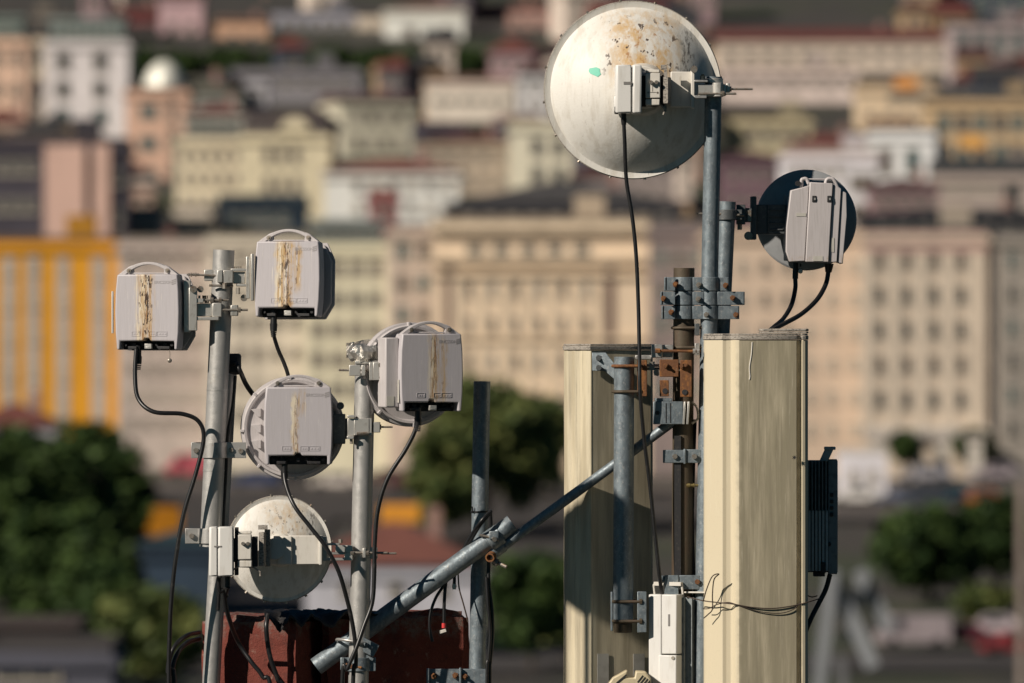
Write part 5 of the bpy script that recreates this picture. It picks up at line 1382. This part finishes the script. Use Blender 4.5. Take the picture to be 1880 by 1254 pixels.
house('big stone building with cornices and rows of arched windows, centre', 796, 1196, 408, 705, (222, 188, 144), ('flat', (.20, .16, .12), 4),
      [(5, 1, 30, 22, 470, 40, 846, 1092, GLASS), (6, 4, 13, 30, 545, 66, 838, 1098, [GLASSB, FRAME, GLASSB, FRAME, GLASSB, CURT])], deep=20, extra=stone)
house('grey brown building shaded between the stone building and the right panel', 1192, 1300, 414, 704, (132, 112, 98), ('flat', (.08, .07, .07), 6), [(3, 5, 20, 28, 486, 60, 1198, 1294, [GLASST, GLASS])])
house('plain tan building with few windows behind the right cream panel', 1290, 1600, 424, 701, (200, 168, 132), ('flat', (.18, .14, .11), 5), [(7, 6, 15, 24, 500, 60, 1300, 1590, [FRAME, GLASSB, FRAME, FRAME, GLASS])])
def hotel(cols):
    def f(t, w, hh, deep, k):
        wc = bmat(lit(204, 180, 146))
        for x in cols:
            b = BB(); b.box((x - 8) * k, (x + 8) * k, -.12, .2, hh - 356 * k, hh - 40 * k); b.build('pilaster', wc, t)
        b = BB(); b.box(-w / 2, w / 2, -.12, .2, hh - 36 * k, hh - .05); b.build('frieze', bmat(lit(190, 148, 124)), t)
        b = BB(); b.box(-w / 2 - .2, w / 2 + .2, -1.1, .2, hh - 372 * k, hh - 357 * k); b.build('canopy', bmat(lit(190, 172, 146)), t)
    return f
house('grey tan hotel with a grid of dark windows over a columned ground floor, right', 1586, 1812, 426, 697, (196, 170, 136), ('flat', (.035, .036, .04), 8), [(4, 5, 20, 34, 494, 64, 1590, 1790, [GLASSB, GLASS, GLASS])], deep=16, extra=hotel([-109, -59, -9, 41, 91]))
house('second hotel facade cut by the right edge', 1834, 1960, 430, 694, (150, 134, 112), ('flat', (.035, .036, .04), 6), [(3, 6, 20, 34, 494, 62, 1838, 1956, [GLASST, GLASS])])
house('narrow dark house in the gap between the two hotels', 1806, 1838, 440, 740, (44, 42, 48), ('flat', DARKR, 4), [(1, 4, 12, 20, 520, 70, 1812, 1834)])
# columns under the hotel
for i, x in enumerate((1612, 1684, 1730, 1790)):
    k = 692 / FP; p = BW(x, 846, 692)
    t = empty('column', (p.x, p.y, zg(692))); tag(t, ['leftmost pale column under the hotel front', 'second pale column from the left under the hotel front', 'third pale column from the left under the hotel front', 'rightmost pale column under the hotel front'][i], 'column', 'columns under the hotel')
    b = BB(); hz = BW(x, 799, 692).z - zg(692)
    b.box(-.55, .55, -.55, .55, .4, hz - .4); b.build('shaft', bmat(lit(196, 178, 150)), t)
    b = BB(); b.box(-.8, .8, -.8, .8, 0, .396); b.box(-.8, .8, -.8, .8, hz - .396, hz); b.build('plinth', bmat(lit(180, 160, 136)), t)
# ---- low things by the street
house('red roofed low house at the left edge below the yellow building', -60, 96, 782, 640, (168, 156, 146), ('hip', (.15, .045, .035), 40), [(4, 1, 12, 12, 800, 30, -50, 90)])
house('white walled house with a wide brick red roof behind the middle pole', 560, 880, 1036, 520, (176, 166, 156), ('hip', (.17, .062, .046), 72), [(3, 1, 22, 26, 1096, 30, 590, 860)], deep=15)
house('dark grey flat roofed block in the bottom left corner', -50, 206, 1196, 440, (78, 74, 76), ('flat', (.05, .045, .045), 5), [(1, 1, 120, 40, 1250, 30, -20, 120)])
house('brown low shed above the dark grey block at bottom left', -40, 130, 1152, 470, (92, 66, 52), ('gable', (.06, .045, .04), 16), [])
house('dark teal market stall roof in the left street', 262, 392, 1000, 545, (34, 50, 60), ('hip', (.018, .045, .060), 24), [])
house('dark shop front under a grey awning, right of the finned radio', 1530, 1760, 946, 640, (52, 56, 60), ('flat', (.12, .105, .10), 18), [(4, 1, 26, 30, 988, 30, 1540, 1750)])
house('white kiosk with a flat roof right of the finned radio', 1540, 1628, 834, 664, (222, 206, 192), ('flat', (.5, .46, .42), 4), [(2, 1, 16, 22, 884, 30, 1548, 1620, FRAME)], deep=4, name='kiosk', cat='kiosk')
# orange awnings and vehicles
def box_thing(name, label, cat, x0, x1, yt, yb, d, col, dep=2.4, group=None):
    k = d / FP; p = BW((x0 + x1) / 2, yb, d)
    t = empty(name, p); tag(t, label, cat, group)
    return t, (x1 - x0) * k, (yb - yt) * k
def awning(label, x0, x1, yt, yb, d, col):
    t, w, h = box_thing('awning', label, 'awning', x0, x1, yt, yb, d, col, group='orange awnings')
    b = BB(); b.poly([(-w / 2, -1.2, h * .45), (w / 2, -1.2, h * .45), (w / 2, 1.2, h), (-w / 2, 1.2, h), (-w / 2, -1.2, h * .30), (w / 2, -1.2, h * .30), (w / 2, 1.2, h - .15), (-w / 2, 1.2, h - .15)],
               [(0, 1, 2, 3), (7, 6, 5, 4), (0, 4, 5, 1), (1, 5, 6, 2), (2, 6, 7, 3), (3, 7, 4, 0)]); b.build('cloth', bmat(lit(*col), .7, 'cloth'), t)
    for sx in (-1, 1):
        b = BB(); b.box(sx * w / 2 - .05, sx * w / 2 + .05, -1.15, -1.05, -h * 2 if d > 1000 else -.3, h * .4); b.build('post', bmat((.2, .2, .2), .6, 'metal'), t)
awning('orange awning above the dark doorway, upper right', 1642, 1684, 142, 176, 1085, (196, 120, 44))
awning('small orange awning below the teal windows at right', 1762, 1806, 248, 284, 1020, (206, 142, 60))
awning('orange awning just right of the middle pole, above the brick red roof', 698, 770, 926, 974, 560, (200, 124, 24))
def car_mesh(L=4.3, W=1.75, Hc=1.45, van=False):
    if van: prof = [(-L / 2, .35), (-L / 2, 1.0), (-L * .40, 1.15), (-L * .30, Hc), (L * .47, Hc), (L / 2, Hc * .9), (L / 2, .35)]
    else: prof = [(-L / 2, .35), (-L / 2, .75), (-L * .28, .88), (-L * .14, Hc), (L * .24, Hc), (L * .40, .95), (L / 2, .9), (L / 2, .35)]
    return prof
CARW = {}
rr0 = random.Random(3)
def vehicle(label, x, y, d, col, rz=0, van=False, L=4.3, Hc=1.45, cat='car', name='parked_car', group='vehicles in the street'):
    p = BW(x, y, d); p.z = zg(d) + .34
    t = empty(name, p, rz); tag(t, label, cat, group)
    W = 1.8 if not van else 2.1
    pr = car_mesh(L, W, Hc, van)
    n = len(pr)
    b = BB(); b.poly([(x_, -W / 2, z) for x_, z in pr] + [(x_, W / 2, z) for x_, z in pr], [tuple(range(n)), tuple(range(2 * n - 1, n - 1, -1))] + [(i, (i + 1) % n, n + (i + 1) % n, n + i) for i in range(n)])
    b.build('body', bmat(lit(*col), .35, 'car paint'), t)
    for sy in (-1, 1):
        b = BB(); y0 = sy * (W / 2 + .01)
        if van: b.box(-L * .30, -L * .16, min(y0, y0 - sy * .04), max(y0, y0 - sy * .04), 1.15, Hc - .15)
        else: b.box(-L * .13, L * .22, min(y0, y0 - sy * .04), max(y0, y0 - sy * .04), .92, Hc - .12)
        b.build('side_glass', GLASS, t)
    
    for sx in (-.31, .31):
        for sy in (-1, 1):
            key = 'w'
            if key not in CARW:
                q = BB(); nn = 14
                q.poly([(.33 * math.cos(2 * math.pi * i / nn), e, .33 * math.sin(2 * math.pi * i / nn)) for e in (-.1, .1) for i in range(nn)], [tuple(range(nn))[::-1], tuple(range(nn, 2 * nn))] + [(i, (i + 1) % nn, nn + (i + 1) % nn, nn + i) for i in range(nn)])
                o = q.build('wheel', bmat((.02, .02, .02), .8, 'tyre'), t); CARW[key] = o.data
            else:
                o = bpy.data.objects.new('wheel', CARW[key]); COL.objects.link(o); o.parent = t
            o.location = (sx * L, sy * (W / 2 - .09), .33)
    return t
vehicle('orange minibus in the left street, farther from the left poles', 264, 912, 612, (226, 138, 26), 20, True, 5.2, 2.5, 'minibus', 'minibus')
vehicle('orange taxi close to the left pole, lower of the orange vehicles', 338, 948, 588, (220, 148, 40), 30, False, 4.3, 1.6)
vehicle('red car near the left pole in the far left street', 356, 838, 690, (190, 84, 84), 5, True, 4.8, 2.0)
vehicle('white and red van under the orange vehicles in the left street', 300, 985, 572, (214, 178, 160), 10, True, 5.4, 2.3, 'van', 'van')
vehicle('white car in the bottom right, left of the dark red car', 1676, 1212, 523, (160, 140, 128), 8, True, 4.6, 2.1, 'van', 'van')
vehicle('dark red car at the bottom right between two pale ones', 1762, 1206, 524, (96, 34, 38), 4)
vehicle('pale car right of the dark red car at the bottom right', 1824, 1190, 531, (170, 148, 136), -8)
vehicle('bright red car low at the right edge', 1862, 1226, 515, (130, 44, 40), 12)
vehicle('silver car at the right edge behind the street tree', 1828, 862, 682, (160, 140, 130), 0)
vehicle('grey car parked by the kerb right of the kiosk', 1700, 866, 680, (150, 140, 132), 0)
for lab, x_, dd_, cc_ in (('dark blue', 470, 672, (50, 60, 86)), ('black', 520, 676, (38, 36, 38)), ('pale beige', 618, 670, (196, 176, 150)), ('brown', 712, 674, (104, 76, 60)), ('maroon', 760, 668, (96, 46, 46)),
                          ('olive green', 1005, 672, (84, 84, 58)), ('cream white', 1575, 652, (206, 190, 166)), ('slate grey', 1660, 650, (92, 94, 100)), ('dark teal', 1740, 652, (40, 66, 70)), ('rust orange', 1800, 648, (160, 86, 44))):
    vehicle(lab + ' parked car in the far street below the facades', x_, 860, dd_, cc_, rr0.uniform(-8, 8))
# white trestle by the street
t = empty('trestle', (*BW(1572, 1254, 470)[:2], zg(470))); tag(t, 'grey white A-shaped trestle structure at the bottom right', 'trestle')
k = 470 / FP
def leg(b, xa_, ya, xb_, yb, wd, y0):
    a, c = BW(xa_, ya, 470) - t.location, BW(xb_, yb, 470) - t.location
    u = Vector((c.x - a.x, 0, c.z - a.z)).normalized(); nrm = Vector((-u.z, 0, u.x)) * wd / 2
    vs = [a + nrm, a - nrm, c - nrm, c + nrm]
    b.poly([(v.x, y0, v.z) for v in vs] + [(v.x, y0 + .5, v.z) for v in vs], [(0, 1, 2, 3), (7, 6, 5, 4), (0, 4, 5, 1), (1, 5, 6, 2), (2, 6, 7, 3), (3, 7, 4, 0)])
for q in ((1500, 1300, 1528, 1052, .7, 0), (1526, 1050, 1604, 1226, .8, .6), (1590, 1050, 1556, 1180, .6, 1.2), (1580, 1050, 1636, 1160, .8, 1.8)):
    b = BB(); leg(b, *q[:4], q[4], q[5]); b.build('leg', bmat(lit(132, 128, 118)), t)
for q in ((1545, 1210, 1560, 1330), (1512, 1290, 1600, 1300)):
    b = BB(); leg(b, *q, .5, 2.4); b.build('brace', bmat(lit(105, 100, 92)), t)
# street lamp post at the right edge
t = empty('street_lamp', (*BW(1874, 1254, 480)[:2], zg(480))); tag(t, 'thick pale lamp post at the lower right edge', 'street lamp')
b = BB(); b.box(-.19, .19, -.19, .19, 0, BW(0, 880, 480).z - zg(480)); b.build('post', bmat(lit(150, 128, 106)), t)
b = BB(); hz = BW(0, 880, 480).z - zg(480); b.box(-.5, .5, -.3, .3, hz + .005, hz + .4); b.build('lamp_head', bmat((.2, .19, .18), .5, 'metal'), t)

# ------------------------------------------------------------------ trees
def leaf_mat(name, a, b_):
    t = NT(name)
    oi = t.n('ShaderNodeTexCoord')
    n = t.n('ShaderNodeTexNoise'); n.inputs['Scale'].default_value = .55; n.inputs['Detail'].default_value = 4
    t.l(oi.outputs['Object'], n.inputs['Vector'])
    m = t.n('ShaderNodeMix'); m.data_type = 'RGBA'; t.l(t.step(n.outputs['Fac'], .4, .62), m.inputs[0])
    m.inputs[6].default_value = (*a, 1); m.inputs[7].default_value = (*b_, 1)
    t.l(m.outputs[2], t.b.inputs['Base Color']); t.b.inputs['Roughness'].default_value = .6
    t.b.inputs['Specular IOR Level'].default_value = .2
    return t.m
LEAFD = leaf_mat('dark leaves', (.026, .050, .015), (.060, .098, .026))
LEAFM = leaf_mat('mid green leaves', (.075, .105, .034), (.16, .18, .058))
BARK = bmat((.07, .055, .042), .9, 'bark')
def crown_mesh(rad, hgt, seed, leaves=5200, size=.34):
    rr = random.Random(seed)
    cl = []
    for i in range(70):
        a = rr.uniform(0, 6.283); z = rr.uniform(-.9, .92); q = math.sqrt(max(0, 1 - z * z)) * rr.uniform(.3, .92)
        cl.append((q * math.cos(a) * rad, q * math.sin(a) * rad, z * hgt / 2 * .86, rr.uniform(.14, .30) * rad))
    vs = []; fs = []
    for i in range(leaves):
        c = rr.choice(cl)
        d = Vector((rr.gauss(0, 1), rr.gauss(0, 1), rr.gauss(0, 1))).normalized() * c[3] * rr.uniform(.55, 1.08)
        p = Vector(c[:3]) + d
        u = Vector((rr.gauss(0, 1), rr.gauss(0, 1), rr.gauss(0, 1))).normalized(); w = u.orthogonal().normalized(); s_ = size * rr.uniform(.6, 1.3)
        o = len(vs)
        vs += [p - u * s_ - w * s_ * .1, p + w * s_ * .55, p + u * s_, p - w * s_ * .55]; fs.append((o, o + 1, o + 2, o + 3))
    me = bpy.data.meshes.new('crown'); me.from_pydata(vs, [], fs)
    return me
def tree(label, x, yt, yb, d, wpx, m, seed, group='trees below the buildings', name='broadleaf_tree', ground_=True):
    k = d / FP
    z0 = zg(d); p = BW(x, yb, d)
    t = empty(name, (p.x, p.y, z0)); tag(t, label, 'tree', group)
    zt = BW(x, yt, d).z - z0; zl = max(1.2, BW(x, yb, d).z - z0)
    if zl > zt - 2: zl = max(.8, zt * .25)
    rad = wpx * k / 2
    me = crown_mesh(rad, zt - zl, seed, leaves=int(min(13000, 2500 + rad * (zt - zl) * 90)), size=.40)
    me.materials.append(m); o = bpy.data.objects.new('crown', me); COL.objects.link(o); o.parent = t; o.location = (0, 0, (zt + zl) / 2)
    b = BB(); n = 9; rb = max(.18, rad * .07); lim = []
    zz = (zt + zl) / 2
    def taper(a, c, r0, r1):
        a, c = Vector(a), Vector(c); ax = (c - a).normalized(); u = ax.orthogonal().normalized(); w = ax.cross(u)
        b.poly([tuple(q + (u * math.cos(2 * math.pi * i / n) + w * math.sin(2 * math.pi * i / n)) * rr_) for q, rr_ in ((a, r0), (c, r1)) for i in range(n)], [tuple(range(n))[::-1], tuple(range(n, 2 * n))] + [(i, (i + 1) % n, n + (i + 1) % n, n + i) for i in range(n)])
    taper((0, 0, 0), (0.1, 0, zl + .4), rb, rb * .75); taper((.1, 0, zl + .3), (0, .1, zz + (zt - zl) * .2), rb * .75, rb * .3)
    for q in range(5):
        a = q * 1.3 + seed; taper((.1, 0, zl + .2 + q * .25), (rad * .6 * math.cos(a), rad * .6 * math.sin(a), zz + .3 * q), rb * .45, rb * .12)
    b.build('trunk', BARK, t)
tree('tallest dark tree in the clump at the left edge', 60, 780, 1200, 560, 300, LEAFD, 1)
tree('dark rounded tree at the right of the left-edge clump', 180, 770, 1130, 580, 215, LEAFD, 2)
tree('dark tree cut by the left edge of the picture', -50, 800, 1180, 552, 210, LEAFD, 3)
tree('lower dark tree in front of the left-edge clump', 110, 930, 1250, 520, 300, LEAFD, 4)
tree('low yellow green tree beside the cable loops at bottom left', 270, 1086, 1290, 470, 230, LEAFM, 5)
tree('small dark green tree at the bottom left behind the grey block', 180, 1040, 1260, 490, 230, LEAFD, 15)
tree('olive green tree behind the bare pole, under the stone building', 880, 690, 985, 620, 290, LEAFM, 6)
tree('ragged green tree at the left of the olive tree', 806, 770, 985, 612, 150, LEAFM, 16)
tree('smaller green tree to the right of the olive tree', 985, 715, 905, 660, 150, LEAFM, 7)
tree('dark green tree low between the bare pole and the left cream panel', 975, 1010, 1300, 500, 170, LEAFD, 8)
tree('mid green bush tree low left of the left cream panel', 1040, 1020, 1300, 510, 150, LEAFM, 9)
tree('wide dark green street tree at lower right', 1706, 936, 1130, 560, 235, LEAFD, 10)
tree('dark green street tree reaching the right edge', 1830, 910, 1130, 570, 170, LEAFD, 11)
tree('small yellowish street tree among the cars at lower right', 1806, 1080, 1170, 540, 110, LEAFM, 12)
tree('small dark tree by the columns of the hotel', 1660, 790, 850, 690, 56, LEAFD, 13)
tree('small dark tree under the hotel front near the right edge', 1786, 786, 850, 695, 66, LEAFD, 14)
hz_trees = [(262, 92, 1180, 90), (330, 96, 1190, 110), (420, 92, 1200, 110), (520, 90, 1195, 110), (610, 88, 1190, 110), (690, 92, 1200, 100), (770, 96, 1195, 100), (850, 94, 1200, 110), (940, 98, 1205, 100)]
names = ['leftmost', 'second from the left', 'third from the left', 'fourth from the left', 'middle', 'fourth from the right', 'third from the right', 'second from the right', 'rightmost']
for i, (x, yt, d, wp) in enumerate(hz_trees):
    tree(names[i] + ' tree of the dark band high on the hill', x, yt, 150, d, wp, LEAFD, 20 + i, 'dark tree band on the hill')

# ------------------------------------------------------------------ houses filling the hillside between
hand = []
for o in bpy.data.objects:
    if o.type == 'EMPTY' and o.get('category') == 'building':
        w = [c for c in o.children if c.name.startswith('wall')][0]
        d = o.location.y + DIST; k = d / FP
        x = 940 + o.location.x / k; ww = w.dimensions.x / k if w.dimensions.x else (max(v.co.x for v in w.data.vertices) * 2) / k
        yt = 627 - (o.location.z + max(v.co.z for v in w.data.vertices) - H) / k
        hand.append((x - ww / 2, x + ww / 2, yt, d))
hand.append((248, 352, 112, 4000))
rr = random.Random(11)
pal = [((206, 180, 150), 'cream'), ((188, 150, 120), 'peach'), ((160, 140, 122), 'beige'), ((128, 112, 104), 'brown grey'), ((214, 200, 180), 'white'), ((176, 140, 96), 'ochre'), ((150, 116, 108), 'dusty pink'), ((84, 72, 70), 'dark brown'), ((60, 62, 68), 'dark grey')]
rfs = [((.15, .045, .035), 'red tiled'), ((.13, .035, .03), 'red tiled'), ((.075, .032, .030), 'maroon'), ((.040, .039, .040), 'slate grey'), ((.020, .022, .026), 'dark')]
wheres = {}
cnt = 0
for d in (800, 838, 876, 915, 955, 995, 1035, 1075, 1115, 1155, 1195, 1235, 1280, 1325, 1370, 1420, 1470, 1530):
    x = -140 + rr.uniform(0, 60)
    while x < 2040:
        w = rr.uniform(48, 104) * 900 / d
        k = d / FP
        hm = rr.uniform(6.5, 10.5)
        yt = 627 - (zg(d) + hm - H) / k
        ok = True
        for a, b_, t_, dd in hand:
            if dd > d and a < x + w - 4 and b_ > x + 4 and yt < t_ + (150 if dd < 1070 else 56): ok = False; break
        if ok and yt > -60:
            col, cn = rr.choice(pal); rf, rn = rr.choice(rfs)
            hid = any(dd < d and a < x and b_ > x + w and t_ < yt - 30 for a, b_, t_, dd in hand)
            if not hid:
                kind = rr.choice(['flat', 'hip', 'gable', 'hip', 'front'])
                near = min(hand, key=lambda q: abs((q[0] + q[1]) / 2 - x - w / 2) + abs(q[2] - yt))
                fx = max(0, min(99, round((x + w / 2) / 18.8))); fy = max(0, min(99, round((yt + 20) / 12.54)))
                lab = f'small {cn} house with {rn} roof, {fx}% across and {fy}% down the photo'
                if lab not in wheres:
                    wheres[lab] = 1; cnt += 1
                    house(lab, x, x + w, yt, d, col, (kind, rf, 26 if kind != 'flat' else 5), [(max(2, int(w / 26)), 2, 11, 17, yt + 32, 34, x + 4, x + w - 4, [GLASS, GLASSB, GLASSB])], yaw=rr.uniform(-14, 14), deep=rr.uniform(9, 13), name='house', group='hillside houses')
                    cats = None
        x += w + rr.uniform(2, 30)
print('fill houses', cnt)
# ---- the city goes on past both edges of the photograph
rr = random.Random(23)
for d in (745, 800, 880, 960, 1050, 1150, 1260, 1380):
    for (a, b_, side) in ((-1000, -170, 'left'), (2060, 2900, 'right')):
        x = a + rr.uniform(0, 40)
        while x < b_ - 60:
            w = min(rr.uniform(80, 150) * (1.5 if d < 760 else 900 / d), b_ - x); k = d / FP
            hm = rr.uniform(16, 22) if d < 760 else rr.uniform(7, 12)
            yt = 627 - (zg(d) + hm - H) / k
            col, cn = rr.choice(pal); rf, rn = rr.choice(rfs)
            house(f'{cn} house with {rn} roof beyond the {side} edge of the photo', x, x + w, yt, d, col, (rr.choice(['flat', 'hip', 'gable']), rf, 24 if d > 760 else 8), [(max(2, int(w / 30)), 4 if d < 760 else 2, 13, 20, yt + 40, 58 if d < 760 else 36, x + 4, x + w - 4, [GLASS, GLASSB, GLASS])], yaw=rr.uniform(-6, 6), name='house', group='houses beyond the photo edges')
            x += w + rr.uniform(2, 16)
for i, (x, d) in enumerate(((-240, 560), (-420, 600), (-620, 570), (-800, 640), (2040, 575), (2230, 540), (2420, 610), (2640, 580))):
    tree('broad dark tree beyond the ' + ('left' if x < 900 else 'right') + ' edge of the photo', x, 800 + i % 3 * 40, 1150, d, 230, LEAFD, 60 + i, 'trees beyond the photo edges')
# ================================================================== camera and light
cam = bpy.data.cameras.new('camera'); co = bpy.data.objects.new('camera', cam); COL.objects.link(co)
co.location = (0, -DIST, H); co.rotation_euler = (R(90), 0, 0)
cam.sensor_width = 36; cam.sensor_fit = 'HORIZONTAL'
cam.lens = 36 * FP / 1880
cam.clip_start = 1; cam.clip_end = 9000
cam.dof.use_dof = True; cam.dof.focus_distance = DIST - .08; cam.dof.aperture_fstop = 3.9; cam.dof.aperture_blades = 9
scene.camera = co
SUN_AZ, SUN_EL = 53.0, 30.5          # degrees left of the line of sight (behind the camera), and above the horizon
w = bpy.data.worlds.new('World'); scene.world = w; w.use_nodes = True
nt = w.node_tree; bg = nt.nodes['Background']
sky = nt.nodes.new('ShaderNodeTexSky'); sky.sky_type = 'NISHITA'; sky.sun_disc = False
az, el = R(SUN_AZ), R(SUN_EL)
dirv = Vector((-math.sin(az) * math.cos(el), -math.cos(az) * math.cos(el), math.sin(el)))   # towards the sun
sky.sun_elevation = el
sky.sun_rotation = math.atan2(dirv.x, dirv.y)
sky.air_density = 1.3; sky.dust_density = .2; sky.ozone_density = 2.0
tint = nt.nodes.new('ShaderNodeMix'); tint.data_type = 'RGBA'; tint.blend_type = 'MULTIPLY'; tint.inputs[0].default_value = 1.0
nt.links.new(sky.outputs[0], tint.inputs[6]); tint.inputs[7].default_value = (.045, .21, .31, 1)
nt.links.new(tint.outputs[2], bg.inputs['Color']); bg.inputs['Strength'].default_value = .05
sun = bpy.data.lights.new('sun', 'SUN'); so = bpy.data.objects.new('sun', sun); COL.objects.link(so)
sun.energy = 5.0; sun.angle = R(.5); sun.color = (1.0, .90, .78)
so.rotation_euler = dirv.to_track_quat('Z', 'Y').to_euler(); so.location = (-20, -20, H + 30)
vs = scene.view_settings
scene.display_settings.display_device = 'sRGB'
vs.view_transform = 'Standard'; vs.look = 'None'; vs.exposure = .02; vs.gamma = 1.0; vs.use_curve_mapping = False
scene.render.engine = 'CYCLES'
scene.cycles.use_denoising = True
scene.cycles.max_bounces = 6; scene.cycles.diffuse_bounces = 3; scene.cycles.glossy_bounces = 3
scene.cycles.sample_clamp_indirect = 6
